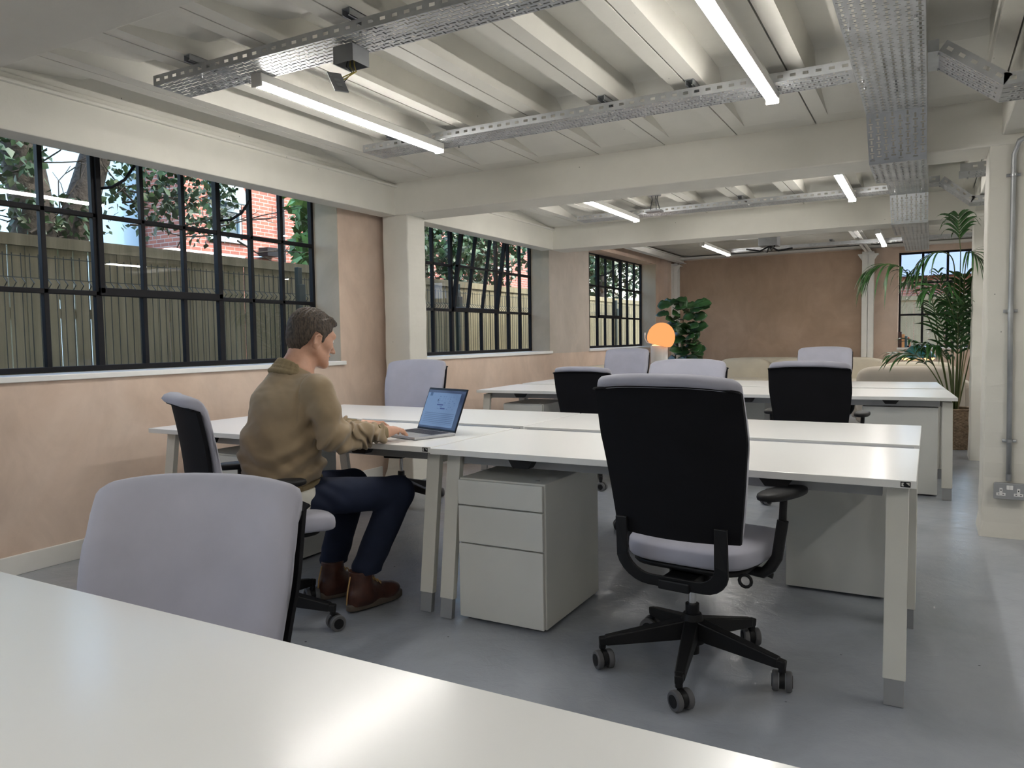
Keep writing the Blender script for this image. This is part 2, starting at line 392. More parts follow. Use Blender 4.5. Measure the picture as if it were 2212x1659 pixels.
# ------------------------------------------------------------------ windows
rowz = [1.055,1.50,1.965,2.43]
def steel_window(n, y0, y1, bars, sash=None, tilt=0, stays=()):
    root = bpy.data.objects.new('window_%d'%n, None); COL.objects.link(root); struct(root)
    fr = MB(); g = MB(); x = XG; t = .030
    fr.box(x-.02,y0,1.035,x+.02,y1,1.055+.012); fr.box(x-.02,y0,2.425,x+.02,y1,2.46)
    fr.box(x-.02,y0,1.04,x+.02,y0+.025,2.45); fr.box(x-.02,y1-.025,1.04,x+.02,y1,2.45)
    inside = lambda y: sash and sash[0]+.02 < y < sash[1]-.02
    edges = [y0]+bars+[y1]
    for b in bars:
        wd = .028 if not(sash and (abs(b-sash[0])<.02 or abs(b-sash[1])<.02)) else .040
        z1 = 1.50 if inside(b) else 2.43
        fr.box(x-.018,b-wd/2,1.05,x+.018,b+wd/2,z1)
    for z in rowz[1:3]:
        segs = [(y0,y1)]
        if sash and z > 1.6: segs = [(y0,sash[0]),(sash[1],y1)]
        for a,b in segs: fr.box(x-.018,a,z-.014,x+.018,b,z+.014)
    fo = fr.build('window_frame', MAT['blacksteel'], root, bevel=.003)
    if sash:
        g.box(x-.002,y0,1.05,x+.002,y1,1.50)
        g.box(x-.002,y0,1.50,x+.002,sash[0],2.43); g.box(x-.002,sash[1],1.50,x+.002,y1,2.43)
    else: g.box(x-.002,y0,1.05,x+.002,y1,2.43)
    g.build('window_glass', MAT['glass'], root)
    if sash:
        a, b = sash; s = MB(); xs = .004
        s.box(-.02,a,-.012,.024,b,.035); s.box(-.02,a,.90,.024,b,.935)
        s.box(-.02,a,0,.024,a+.032,.92); s.box(-.02,b-.032,0,.024,b,.92)
        for q in bars:
            if inside(q): s.box(-.016,q-.013,0,.018,q+.013,.92)
        s.box(-.016,a,.465-.013,.018,b,.465+.013)
        so = s.build('sash', MAT['blacksteel'], root, bevel=.003); so.location = (x+.012,0,1.50); so.rotation_euler = (0,tilt,0)
        sg = MB().box(-.002,a+.03,.03,.002,b-.03,.905).build('sash_glass', MAT['glass'], so)
    for yy,zz,dy in stays:
        pts = [(x+.02,yy,zz),(x+.10,yy+dy*.25,zz+.005),(x+.16,yy+dy*.6,zz+.05),(x+.19,yy+dy,zz+.14)]
        MB().tube(pts,.009,6).build('stay_arm', MAT['blacksteel'], root, smooth=True)
    si = MB().box(XG-.02,y0-.03,1.0,XW+.022,y1+.045,1.032).build('window_sill', MAT['sill'], root, bevel=.004)
    return root
steel_window(5, -2.2,1.20, [-1.9+.302*k for k in range(10)], None)
steel_window(1, 1.905,4.672, [2.209,2.515,2.829,3.134,3.437,3.732,4.027,4.329], (2.829,3.732), 0, stays=((2.86,2.13,.12),(3.74,2.05,.12)))
steel_window(2, 5.762,8.508, [6.066,6.366,6.704,7.003,7.31,7.652,7.94,8.23], (6.704,7.652), R(8.5))
steel_window(3, 9.762,12.678, [10.07,10.37,10.699,11.016,11.349,11.677,12.0,12.338], (10.699,11.677), 0, stays=((10.72,2.12,.22),(11.70,2.08,.22)))
# window 4 in the back wall
root = bpy.data.objects.new('window_4', None); COL.objects.link(root); struct(root)
fr = MB(); yy = YB1+.16
for x in (wx0+.015,-.114,.22,wx1-.015): fr.box(x-.017,yy-.02,wz0,x+.017,yy+.02,wz1)
for z in (wz0+.015,1.473,1.965,wz1-.015): fr.box(wx0,yy-.018,z-.015,wx1,yy+.018,z+.015)
fr.build('window_frame', MAT['blacksteel'], root, bevel=.003)
MB().box(wx0,yy-.003,wz0,wx1,yy+.003,wz1).build('window_glass', MAT['glass'], root)
MB().box(wx0-.01,YB1-.04,wz0-.03,wx1+.01,YB1+.15,wz0+.003).build('window_sill', MAT['sill'], root, bevel=.004)

# ------------------------------------------------------------------ cable trays (real perforations)
def strip_row(m, P, u0, u1, v0, v1, pitch, slot, off, z=0):
    """one perforated row from u0..u1 between v0 and v1; P maps (u,v)->3D"""
    vs = []; u = u0; cuts = []
    k = u0+off
    while k+slot < u1-.004: cuts.append((k,k+slot)); k += pitch
    for a,b in cuts:
        if a > u: m.add([P(u,v0),P(a,v0),P(a,v1),P(u,v1)], [(0,1,2,3)])
        u = b
    m.add([P(u,v0),P(u1,v0),P(u1,v1),P(u,v1)], [(0,1,2,3)])
def perforated(m, P, u0, u1, width, rows=7, pitch=.052, long=.029, thin=.0095):
    """rows of alternating long slots and short cross slots"""
    gap = width/rows
    for r in range(rows):
        v0 = r*gap; vc = v0+gap/2; h = thin/2; H = min(gap*.40,.012)
        m.add([P(u0,v0),P(u1,v0),P(u1,vc-H),P(u0,vc-H)], [(0,1,2,3)])
        m.add([P(u0,vc+H),P(u1,vc+H),P(u1,v0+gap),P(u0,v0+gap)], [(0,1,2,3)])
        # the middle band is cut into cells
        off = .004 if r % 2 else .004+pitch*.5
        u = u0+.003+(0 if r % 2 else pitch/2)
        last = u0
        while u+pitch < u1:
            a,b = u,u+long; c,d = u+long+.008,u+long+.008+thin
            m.add([P(last,vc-H),P(a,vc-H),P(a,vc+H),P(last,vc+H)], [(0,1,2,3)])
            m.add([P(a,vc-H),P(b,vc-H),P(b,vc-h),P(a,vc-h)], [(0,1,2,3)])
            m.add([P(a,vc+h),P(b,vc+h),P(b,vc+H),P(a,vc+H)], [(0,1,2,3)])
            m.add([P(b,vc-H),P(c,vc-H),P(c,vc+H),P(b,vc+H)], [(0,1,2,3)])
            last = d; u += pitch
        m.add([P(last,vc-H),P(u1,vc-H),P(u1,vc+H),P(last,vc+H)], [(0,1,2,3)])
def flange(m, P, u0, u1, hgt, pitch=.058, slot=.026):
    """P maps (u,z)"""
    m.add([P(u0,0),P(u1,0),P(u1,hgt*.35),P(u0,hgt*.35)], [(0,1,2,3)])
    m.add([P(u0,hgt*.65),P(u1,hgt*.65),P(u1,hgt),P(u0,hgt)], [(0,1,2,3)])
    strip_row(m, P, u0, u1, hgt*.35, hgt*.65, pitch, slot, .02)
def tray_seg(m, A, B, width, z_up=(0,0,1), side=None, rows=7, hgt=.045, fl=(True,True)):
    """tray floor from A to B (3D centre line of its left edge), width along side vector"""
    A = Vector(A); B = Vector(B); d = (B-A); ln = d.length; d.normalize()
    s = Vector(side); n = s.cross(d); n = n if n.z > 0 else -n
    P = lambda u,v: A+d*u+s*v
    perforated(m, P, 0, ln, width, rows)
    if fl[0]: flange(m, lambda u,z: A+d*u+n*z, 0, ln, hgt)
    if fl[1]: flange(m, lambda u,z: A+s*width+d*u+n*z, 0, ln, hgt)
def tray_thing(label, segs, width, rows, struts=(), group=None, bolts=(), hgt=.045):
    root = thing('cable_tray', label, 'cable tray', (0,0,0), group=group)
    m = MB()
    for A,B,side in segs: tray_seg(m, A, B, width, side=side, rows=rows, hgt=hgt)
    m.build('tray_body', MAT['galv'], root, fix=False, solid=.0015)
    for x,y,z in struts:
        s = MB(); w_, l_, h_ = .041,.26,.030
        s.box(x-w_/2,y,z,x-w_/2+.003,y+l_,z+h_); s.box(x+w_/2-.003,y,z,x+w_/2,y+l_,z+h_); s.box(x-w_/2,y,z+h_-.003,x+w_/2,y+l_,z+h_)
        s.box(x-w_/2,y,z,x-w_/2+.010,y+l_,z+.003); s.box(x+w_/2-.010,y,z,x+w_/2,y+l_,z+.003)
        s.build('strut', MAT['galv'], root)
    for x,y,z in bolts:
        MB().tube([(x,y,z-.014),(x,y,z+.004)],.006,6).build('bolt', MAT['chrome'], root)
    return root
S1 = (0,1,0)
ZTR = 2.41
tray_thing('long perforated cable tray under the ribs nearest the camera, carrying the grey junction box',
    [((-3.24,2.40,ZTR),(-.02,2.40,ZTR),S1)], .205, 7, [(-2.95,2.36,2.458),(-2.02,2.36,2.458),(-1.06,2.36,2.458)],
    bolts=[(-2.93,2.42,ZTR),(-2.80,2.585,ZTR),(-2.0,2.42,ZTR),(-1.1,2.58,ZTR)])
tray_thing('long perforated cable tray under the ribs just before the near cross beam',
    [((-3.24,3.915,ZTR),(-.335,3.915,ZTR),S1)], .205, 7, [(-3.0,3.88,2.458),(-1.57,3.88,2.458),(-1.09,3.88,2.458)],
    bolts=[(-2.85,3.95,ZTR),(-2.62,4.1,ZTR),(-1.55,3.95,ZTR),(-1.05,3.95,ZTR),(-1.4,4.1,ZTR)])
tray_thing('perforated cable tray in the middle bay between the two cross beams',
    [((-3.24,7.32,ZTR),(-.30,7.32,ZTR),S1)], .205, 7, [(-1.57,7.28,2.458),(-.68,7.28,2.458)], bolts=[(-1.5,7.34,ZTR),(-.66,7.34,ZTR)])
tray_thing('galvanised cable tray below the corrugated lounge ceiling',
    [((-2.75,11.25,2.40),(1.2,11.25,2.40),S1)], .15, 5, [(-1.2,11.2,2.45)])
# main wide tray running down the room and stepping under the beams
XM0, WM = -.325, .292
path = [(1.72,2.38),(4.64,2.38),(4.93,2.165),(5.56,2.165),(5.85,2.38),(7.43,2.38),(7.71,2.165),(8.58,2.165),(8.85,2.36),(12.3,2.36)]
root = thing('cable_tray', 'wide galvanised tray running down the room and stepping under each cross beam', 'cable tray')
for (ya,za),(yb,zb) in zip(path[:-1],path[1:]):
    m = MB(); tray_seg(m, (XM0,ya,za),(XM0,yb,zb), WM, side=(1,0,0), rows=8, hgt=.05)
    m.build('tray_section', MAT['galv'], root, fix=False, solid=.0018)
for x,y,z in ((XM0+.03,3.3,2.38),(XM0+.03,4.0,2.38),(XM0+.03,4.12,2.38),(XM0+.26,3.3,2.38),(XM0+.26,3.95,2.38),(XM0+.05,7.2,2.38),(XM0+.25,7.2,2.38)):
    MB().tube([(x,y,z-.014),(x,y,z+.004)],.007,6).build('bolt', MAT['chrome'], root)
# hangers for the main tray
for y in (2.2,4.45,6.3,7.2): MB().box(XM0+.13,y,2.43,XM0+.16,y+.03,2.495).build('hanger', MAT['galv'], root)
def branch(label, pts, width, rows):
    root = thing('cable_tray', label, 'cable tray')
    m = MB()
    for a,b in zip(pts[:-1],pts[1:]):
        d = (Vector(b)-Vector(a)).normalized(); s = Vector((-d.y,d.x,0))
        tray_seg(m, Vector(a)-s*width/2, Vector(b)-s*width/2, width, side=s, rows=rows, hgt=.055)
    m.build('tray_body', MAT['galv'], root, fix=False, solid=.0015); return root
def drop_branch(label, pts, y0, width, rows):
    root = thing('cable_tray', label, 'cable tray'); m = MB()
    for (xa,za),(xb,zb) in zip(pts[:-1],pts[1:]): tray_seg(m, (xa,y0,za),(xb,y0,zb), width, side=(0,1,0), rows=rows, hgt=.05)
    m.build('tray_body', MAT['galv'], root, fix=False, solid=.0015)
    for y in (y0+.03,y0+width-.03): MB().tube([(pts[1][0],y,pts[1][1]-.012),(pts[1][0],y,pts[1][1]+.004)],.006,6).build('bolt', MAT['chrome'], root)
    return root
drop_branch('cable tray from the wide tray stepping down under the front aisle beam', [(-.028,2.41),(.015,2.41),(.255,2.222),(1.6,2.222)], 3.86, .28, 8)
drop_branch('cable tray stepping down under the aisle beam above the palm', [(-.028,2.41),(.05,2.41),(.27,2.222),(1.6,2.222)], 7.15, .22, 6)
drop_branch('short end of a cable tray just behind the near aisle pillar', [(.15,2.205),(.20,2.205),(1.6,2.205)], 5.66, .26, 7)
# junction box with hanging cover plate
root = thing('junction_box', 'dark grey metal junction box hanging under the tray with its cover off', 'junction box', (-2.135,2.52,0))
m = MB(); z0,z1 = 2.335,2.405; a = .052
m.box(-a,-a,z0,-a+.003,a,z1); m.box(a-.003,-a,z0,a,a,z1); m.box(-a,-a,z0,a,-a+.003,z1); m.box(-a,a-.003,z0,a,a,z1); m.box(-a,-a,z1-.003,a,a,z1)
m.build('box_body', MAT['galvd'], root, bevel=.0015)
def ray_y(u, v, y):
    d = M @ Vector((u-WPX/2, HPX/2-v, -F)); return Vector((0,0,CAMZ))+d*(y/d.y)
BO = Vector((-2.135,2.52,0)); pc = [ray_y(706,156,2.36)-BO, ray_y(736,160.5,2.40)-BO, ray_y(755,200,2.37)-BO, ray_y(723,195,2.33)-BO]
pn = (pc[1]-pc[0]).cross(pc[3]-pc[0]).normalized(); pn = pn if pn.y < 0 else -pn
def plate(m, u0,v0,u1,v1,n0,n1):
    q = [pc[0]+(pc[1]-pc[0])*u+(pc[3]-pc[0])*v for u,v in ((u0,v0),(u1,v0),(u1,v1),(u0,v1))]
    return m.add([p+pn*n0 for p in q]+[p+pn*n1 for p in q], [(0,3,2,1),(4,5,6,7),(0,1,5,4),(1,2,6,5),(2,3,7,6),(3,0,4,7)])
pl = plate(MB(),0,0,1,1,-.003,.003).build('cover_plate', MAT['galvd'], root)
m = MB(); plate(m,.30,.34,.70,.50,.003,.0042); plate(m,.32,.60,.72,.76,.003,.0042); plate(m,.12,.14,.26,.24,.003,.0042); m.build('socket_insert', MAT['footgrey'], pl)
PT = pc[1].lerp(pc[2],.15)
for i,(c,dx) in enumerate((((.35,.30,.04),0),((.45,.36,.06),.012),((.012,.012,.012),-.01))):
    MB().tube([(dx,0,2.40),(dx*2,-.01,2.33),PT+Vector((.02+dx,.05,.03)),PT+Vector((0,.004,-.012*i))],.0022,6).build('wire', simple('wire_%d'%i, c, .5), root, smooth=True)
# second junction box in the middle bay, and in the lounge
for (x,y,z,lab) in ((-2.19,6.65,2.42,'small junction box with loose wires hanging in the middle bay'),):
    root = thing('junction_box', lab, 'junction box', (x,y,z))
    MB().box(-.075,-.05,-.115,.075,.05,-.10).build('cover_plate', MAT['galvd'], root, bevel=.002)
    for dx in (-.03,.02,.045): MB().tube([(dx,0,.08),(dx*.6,.01,0),(dx*1.2,0,-.1)],.004,5).build('wire', MAT['blackplastic'], root)
    MB().box(-.05,-.05,.03,.05,.05,.07).build('box_body', MAT['galvd'], root)
root = thing('junction_box', 'dark box and bracket hanging from the lounge ceiling', 'junction box', (-1.9,10.6,2.47))
MB().box(-.12,-.12,-.10,.12,.12,.06).build('box_body', MAT['galvd'], root, bevel=.004)
for a in range(4):
    c,s = math.cos(a*1.57+.4), math.sin(a*1.57+.4)
    MB().tube([(0,0,-.10),(c*.12,s*.12,-.16),(c*.30,s*.30,-.13)],.012,6).build('bracket', MAT['blackplastic'], root)
m = MB().box(-.62,10.0,2.50,-.30,10.55,2.515); tag(m.build('ceiling_panel', MAT['ped']), 'flat pale board fixed under the lounge ceiling beside the right tube light', 'panel')
tag(MB().box(-2.35,10.0,2.50,-2.0,10.75,2.515).build('ceiling_panel', MAT['ped']), 'flat pale board fixed under the lounge ceiling beside the left tube light', 'panel')

# ------------------------------------------------------------------ tube lights
def tubelight(x, y, L_, z, lab):
    root = thing('strip_light', lab, 'light', (x,y,z), group='LED strip lights')
    MB().box(-.030,0,.022,.030,L_,.062).build('housing', MAT['whitepaint'], root, bevel=.004)
    MB().box(-.033,-.004,0,.033,.006,.062).build('end_cap', MAT['whitepaint'], root, bevel=.004)
    MB().box(-.033,L_-.006,0,.033,L_+.004,.062).build('end_cap', MAT['whitepaint'], root, bevel=.004)
    m = MB(); n = 8; poly = [(.027*math.cos(math.pi+math.pi*k/n), .024+.024*math.sin(math.pi+math.pi*k/n)) for k in range(n+1)]
    m.prism([(a,b) for a,b in poly],'y',.006,L_-.006); m.build('diffuser', MAT['tube'], root)
    return root
ZL = 2.348
LTS = [(-2.70,2.53,1.47,'strip light nearest the windows in the front bay'),
       (-.715,2.62,1.44,'strip light in the front bay beside the wide tray, cut by the top edge'),
       (-2.62,5.98,1.42,'strip light nearest the windows in the middle bay'),
       (-.62,5.98,1.40,'strip light in the middle bay beside the wide stepped tray'),
       (-2.60,9.85,1.45,'strip light nearest the windows in the lounge'),
       (-.56,9.9,1.50,'strip light in the lounge ahead of the flat pale board')]
for x,y,l_,lab in LTS: tubelight(x,y,l_,ZL,lab)
for x,y,lb in ((-2.7,-1.9,'strip light behind the camera nearest the windows'),(-.7,-1.9,'strip light behind the camera in the middle of the room'),(1.6,2.6,'strip light over the aisle beside the near pillar'),(1.6,-1.9,'strip light behind the camera over the aisle'),(1.6,6.0,'strip light over the aisle beyond the near pillar'),(1.6,9.8,'strip light over the aisle side of the lounge')): tubelight(x,y,1.45,ZL,lb)

# conduit and socket on the aisle pillar
root = thing('conduit', 'galvanised steel conduit running down the front of the near aisle pillar', 'pipe')
m = MB(); m.tube([(.70,4.72,2.272),(.60,4.83,2.268),(.50,4.97,2.262),(.415,5.075,2.235),(.394,5.108,2.17),(.394,5.108,1.3),(.404,5.108,.36)],.0135,12)
m.build('pipe', MAT['galv'], root, smooth=True)
for z,x in ((2.058,.394),(1.301,.394),(.565,.402)):
    c = MB(); c.tube([(x,5.108,z-.008),(x,5.108,z+.008)],.017,12); c.tube([(x-.034,5.116,z),(x+.034,5.116,z)],.009,8); c.build('saddle_clip', MAT['galv'], root, smooth=True, angle=40)
MB().tube([(.404,5.108,.335),(.404,5.108,.375)],.0145,12).build('coupling', MAT['galvd'], root, smooth=True, angle=40)
MB().tube([(.394,5.108,1.245),(.394,5.108,1.29)],.0145,12).build('coupling', MAT['galv'], root, smooth=True, angle=40)
root = thing('wall_socket', 'grey metal double wall socket with white inserts on the near aisle pillar', 'socket', (.408,5.125,.280))
MB().box(-.073,-.042,-.043,.073,0,.043).build('back_box', MAT['galvd'], root, bevel=.006)
MB().box(-.078,-.048,-.046,.078,-.042,.046).build('face_plate', MAT['footgrey'], root, bevel=.006)
for sx in (-.042,.042):
    m = MB(); m.box(sx-.022,-.0495,-.026,sx+.022,-.047,-.010); m.box(sx-.007,-.0495,-.012,sx+.007,-.047,.018); so = m.build('socket_outlet', MAT['sill'], root)
    m = MB(); m.box(sx-.015,-.0505,-.020,sx-.007,-.0495,-.016); m.box(sx+.007,-.0505,-.020,sx+.015,-.0495,-.016); m.box(sx-.0025,-.0505,.001,sx+.0025,-.0495,.009); m.build('pin_hole', MAT['blacksteel'], so)
for sx in (-.008,.008): MB().box(sx-.0075,-.051,.010,sx+.0075,-.047,.034).build('rocker_switch', MAT['sill'], root, bevel=.001)

# ------------------------------------------------------------------ desks
def bench(label, x0, x1, y0, y1, group=None, rz=0, loc=None, badge=True, ycut=None, frontlegs=True):
    """double desk: two tops with a cable channel between, splayed legs"""
    cx, cy = (x0+x1)/2, (y0+y1)/2; W = (x1-x0); D = (y1-y0)
    root = thing('double_desk', label, 'desk', (cx,cy,0) if loc is None else loc, rz, group)
    hx, hy = W/2, D/2; g = .055
    for s in (-1,1):
        ya, yb = (-hy,-g) if s < 0 else (g,hy)
        MB().box(-hx,ya,.705,hx,yb,.730).build('desktop', MAT['desk'], root, bevel=.0018)
        MB().box(-hx+.10,s*(hy-.13)-.016,.655,hx-.10,s*(hy-.13)+.016,.700).build('crossbeam', MAT['footgrey'], root)
        MB().prism([(-.055,.702),(.055,.702),(.035,.668),(-.035,.668)],'y',s*(hy-.05)-.025,s*(hy-.05)+.025).build('top_clip', MAT['blackplastic'], root, loc=(-hx+.42,0,0))
        MB().prism([(-.055,.702),(.055,.702),(.035,.675),(-.035,.675)],'y',s*(hy-.05)-.025,s*(hy-.05)+.025).build('top_clip', MAT['blackplastic'], root, loc=(hx-.42,0,0))
    MB().box(-hx+.02,-g+.004,.700,hx-.02,g-.004,.713).build('cable_channel', MAT['alu'], root, bevel=.002)
    m = MB(); m.box(-hx+.02,-g+.002,.712,hx-.02,-g+.010,.722); m.box(-hx+.02,g-.010,.712,hx-.02,g-.002,.722); m.build('channel_lip', MAT['alu'], root)
    for sx in (-1,1):
        xl = sx*(hx-.055)
        MB().box(xl-.030,-hy+.14,.645,xl+.030,hy-.14,.690).build('side_rail', MAT['cream'], root, bevel=.002)
        for sy in (-1,1):
            p1 = Vector((xl, sy*(hy-.115), .685)); p0 = Vector((xl, sy*(hy-.025), .0)); k = .082
            pf = p0+(p1-p0)*(k/.685)
            lg = MB().bar(pf, p1, .066, .030, up=(0,1,0)).build('leg', MAT['cream'], root, bevel=.002)
            MB().bar(p0, pf, .058, .024, up=(0,1,0)).build('foot', MAT['footgrey'], lg)
        xl = sx*(hx-.038); m = MB(); m.box(xl-.032,-.05,.08,xl+.032,-.042,.66); m.box(xl-.032,.042,.08,xl+.032,.05,.66); m.box(xl-.006,-.05,.08,xl+.006,.05,.66)
        cl = m.build('centre_leg', MAT['cream'], root, bevel=.002)
        MB().box(xl-.026,-.044,0,xl+.026,.044,.08).build('foot', MAT['footgrey'], cl)
        MB().tube([(xl+sx*.006,0,.11),(xl+sx*.02,0,.11)],.010,12).build('bolt', MAT['chrome'], cl)
    if badge:
        bx = hx-.032
        bo = MB().box(bx-.012,-hy-.0012,.709,bx+.016,-hy+.002,.726).build('badge', MAT['blackplastic'], root)
        m = MB(); m.prism([(bx-.009,.712),(bx-.009,.723),(bx-.002,.723),(bx-.0045,.7175),(bx-.002,.712)],'y',-hy-.0018,-hy-.001)
        m.prism([(bx+.003,.723),(bx+.013,.723),(bx+.013,.714)],'y',-hy-.0018,-hy-.001); m.build('badge_mark', MAT['ped'], bo)
    return root
YF, YK = 2.632, 4.225
bench('white double desk in the middle row where the man works', -3.735, -1.862, YF+.012, YK+.0)
bench('white double desk in the middle row behind the big black-backed chair', -1.848, -.030, YF-.015, YK-.01)
# far row
ang = R(3.5)
bench('white double desk at the window end of the far row', 0,1.84,0,1.90, loc=(-2.745,6.86,0), rz=ang, badge=False)
bench('white double desk at the aisle end of the far row near the palm', 0,1.84,0,1.90, loc=(-.80,6.98+.02,0), rz=ang, badge=False)
# foreground row
bench('white desk top filling the bottom of the picture', -1.93,-.03, -.78,.821, badge=False)

def pedestal(label, x0, y0, w_=.405, d_=.56, h=.60, face=-1, z0=.012, group='drawer pedestals under the desks', cast=True):
    """face -1: drawers look to -Y"""
    rz = 0 if face < 0 else math.pi
    root = thing('drawer_pedestal', label, 'drawers', (x0+w_/2, y0+d_/2, 0), rz, group)
    hx, hy = w_/2, d_/2
    m = MB(); m.box(-hx,-hy+.018,z0,hx,hy,h); m.build('carcass', MAT['ped'], root, bevel=.003)
    for a,b,hd in ((z0+.002,.328,0),(.334,.489,0),(.495,h-.006,0)):
        dr = MB().box(-hx+.002,-hy,a,hx-.006,-hy+.016,b).build('drawer_front', MAT['ped'], root, bevel=.0025)
    MB().tube([(hx-.06,-hy+.07,h-.001),(hx-.06,-hy+.07,h+.004)],.010,12).build('key_lock', MAT['chrome'], root, smooth=True, angle=40)
    for sx in (-1,1):
        for sy in (-1,1): MB().tube([(sx*(hx-.05)-.012,sy*(hy-.06),.012),(sx*(hx-.05)+.012,sy*(hy-.06),.012)],.012,10).build('wheel', MAT['blackplastic'], root)
    return root
pedestal('white three-drawer pedestal in full view beside the big chair', -1.737, 2.655, h=.605)
pedestal('white pedestal turned with its plain back to the camera, right of the big chair', -.578, 3.68, w_=.42, d_=.53, h=.585, face=1)
pedestal('white pedestal behind the chair of the man, at the window end', -3.44, 2.72, h=.605, w_=.47)
pedestal('white pedestal under the window end of the far desks', -3.42, 6.02, h=.60)
pedestal('white pedestal with plain back at the aisle end of the far desks', -.44, 6.22, w_=.50, d_=.52, h=.645, face=1)
pedestal('pale pedestal seen in the gap under the far desks', -1.62, 6.6, h=.645, face=1)

# ------------------------------------------------------------------ office chairs
def chair(label, x, y, rz, lift=0, armz=.664, legrot=0, arms=True, scale=1, recl=11, armturn=(0,0), tall=0, bx=0):
    root = thing('office_chair', label, 'chair', (x,y,0), rz, 'swivel office chairs')
    root.scale = (scale,)*3
    zs = .455
    def sf(q):
        if q.y > .10: q.z -= .95*(q.y-.10)**2
        q.z += .10*q.x*q.x*(1 if q.z > 0 else .3)
        q.x *= 1-.12*max(0,-q.y/.24)
        return q
    MB().sell((0,.045,zs), (.245,.245,.044), .50,.42, 40,18, sf).build('seat_cushion', MAT['chairgrey'], root, smooth=True)
    MB().sell((0,.03,zs-.045), (.205,.205,.016), .5,.4, 28,8).build('seat_shell', MAT['blackplastic'], root, smooth=True)
    # back
    zb0, zb1 = .535+lift, 1.035+lift+tall; rc = math.tan(R(recl))
    def yb(z): return -.225 - rc*(z-zb0) - .015*math.sin((z-zb0)/(zb1-zb0)*math.pi)*-1
    def wd(z):
        t = (z-zb0)/(zb1-zb0); return .212+.036*min(1,t*1.6)-.004*max(0,t-.7)/.3
    zz = [zb0+(zb1-zb0)*k/12 for k in range(13)]
    # profile loop (dy,z): front going up, rolled top, rear coming down
    prof = [(yb(zb0)-.020,zb0-.006),(yb(zb0)+.012,zb0)]
    for z in zz[1:-1]: prof.append((yb(z)+.026+.014*math.exp(-((z-zb0-.14)/.12)**2), z))
    yt = yb(zb1)
    prof += [(yt+.016,zb1-.012),(yt-.004,zb1+.005),(yt-.026,zb1+.007),(yt-.050,zb1-.002),(yt-.060,zb1-.016),(yt-.052,zb1-.027)]
    for z in reversed(zz[1:-1]): prof.append((yb(z)-.022, z))
    S = [-1,-.97,-.9,-.78,-.6,-.4,-.2,0,.2,.4,.6,.78,.9,.97,1]
    rows = []
    for s in S:
        row = []
        for dy,z in prof:
            e = abs(s); mid = yb(min(max(z,zb0),zb1))-.0
            k = 1-.75*max(0,(e-.78)/.22)**2.2           # thin towards the side edges
            y_ = mid+(dy-mid)*k+.050*s*s
            t = (z-zb0)/(zb1-zb0)
            z_ = z-.020*e**3*max(0,t)**2-(.016*max(0,(e-.9)/.1)**2)*(1 if t > .8 else 0)
            row.append((s*wd(min(max(z,zb0),zb1)), y_, z_))
        row.append(row[0]); rows.append(row)
    m = MB(); m.grid(rows); n = len(prof)
    m.add(rows[0][:-1], [tuple(range(n))]); m.add(rows[-1][:-1], [tuple(range(n))])
    m.build('backrest_cushion', MAT['chairgrey'], root, smooth=True)
    rows = []; zz2 = [zb0-.008+(zb1-.038-zb0+.008)*k/12 for k in range(13)]
    prof = [(yb(z)-.019,z) for z in zz2]+[(yb(z)-.034,z) for z in reversed(zz2)]
    prof = prof[:13]+[(yb(zz2[-1])-.046,zz2[-1]+.010)]+[(yb(zz2[-1])-.052,zz2[-1]+.004)]+prof[13:]
    for s in S:
        row = [(s*(wd(min(max(z,zb0),zb1))+.0035), y_+.050*s*s, z-.019*abs(s)**3*max(0,(z-zb0)/(zb1-zb0))**2) for y_,z in prof]
        row.append(row[0]); rows.append(row)
    m = MB(); m.grid(rows); n = len(prof); m.add(rows[0][:-1], [tuple(range(n))]); m.add(rows[-1][:-1], [tuple(range(n))])
    m.build('backrest_shell', MAT['chairblack'], root, smooth=True, angle=50)
    # U shaped back frame (flat bar)
    def U(off):
        a = .172-off; zt = zb0+.05; zl = .372+off; r = .085-off*.6
        pts = [(-a,zt),(-a,zl+r)]
        for k in range(1,7): t = math.pi+math.pi/2*k/6; pts.append((-a+r+r*math.cos(t), zl+r+r*math.sin(t)))
        return pts
    o_ = U(-.021); i_ = U(.021)
    outer = o_+[(-p[0],p[1]) for p in reversed(o_)]; inner = i_+[(-p[0],p[1]) for p in reversed(i_)]
    m = MB(); n = len(outer)
    def yu(z): return -.262+.07*max(0,(.47-z)/.1)*.6
    vs = []
    for t in (-.007,.007):
        for a,b in outer: vs.append((a,yu(b)+t,b))
        for a,b in inner: vs.append((a,yu(b)+t,b))
    fs = []
    for i in range(n-1):
        fs += [(i,i+1,n+i+1,n+i),(2*n+i+1,2*n+i,3*n+i,3*n+i+1),(i,2*n+i,2*n+i+1,i+1),(n+i+1,3*n+i+1,3*n+i,n+i)]
    fs += [(0,n,3*n,2*n),(n-1,3*n-1,4*n-1,2*n-1)]
    m.add(vs,fs); m.build('back_frame', MAT['blackplastic'], root, bevel=.003)
    m = MB(); m.box(-.075,-.10,.345,.075,.12,.425); m.bar((0,-.235,.365),(0,0,.37),.11,.035); m.box(-.17,-.015,.395,.17,.05,.412)
    mech = m.build('tilt_mechanism', MAT['blackplastic'], root, bevel=.006)
    MB().tube([(.08,.03,.385),(.20,.03,.380),(.245,.03,.372)],[.006,.006,.010],8).build('lever', MAT['blackplastic'], root, smooth=True)
    MB().tube([(.205+.020*math.cos(k*math.pi/6),-.13+.0*k,.392+.020*math.sin(k*math.pi/6)) for k in range(13)],.0055,6,caps=False).build('pull_ring', MAT['blackplastic'], root, smooth=True)
    m = MB(); m.tube([(bx,0,.20),(bx,0,.36)],.014,16); m.build('gas_lift', MAT['chrome'], root, smooth=True, angle=40)
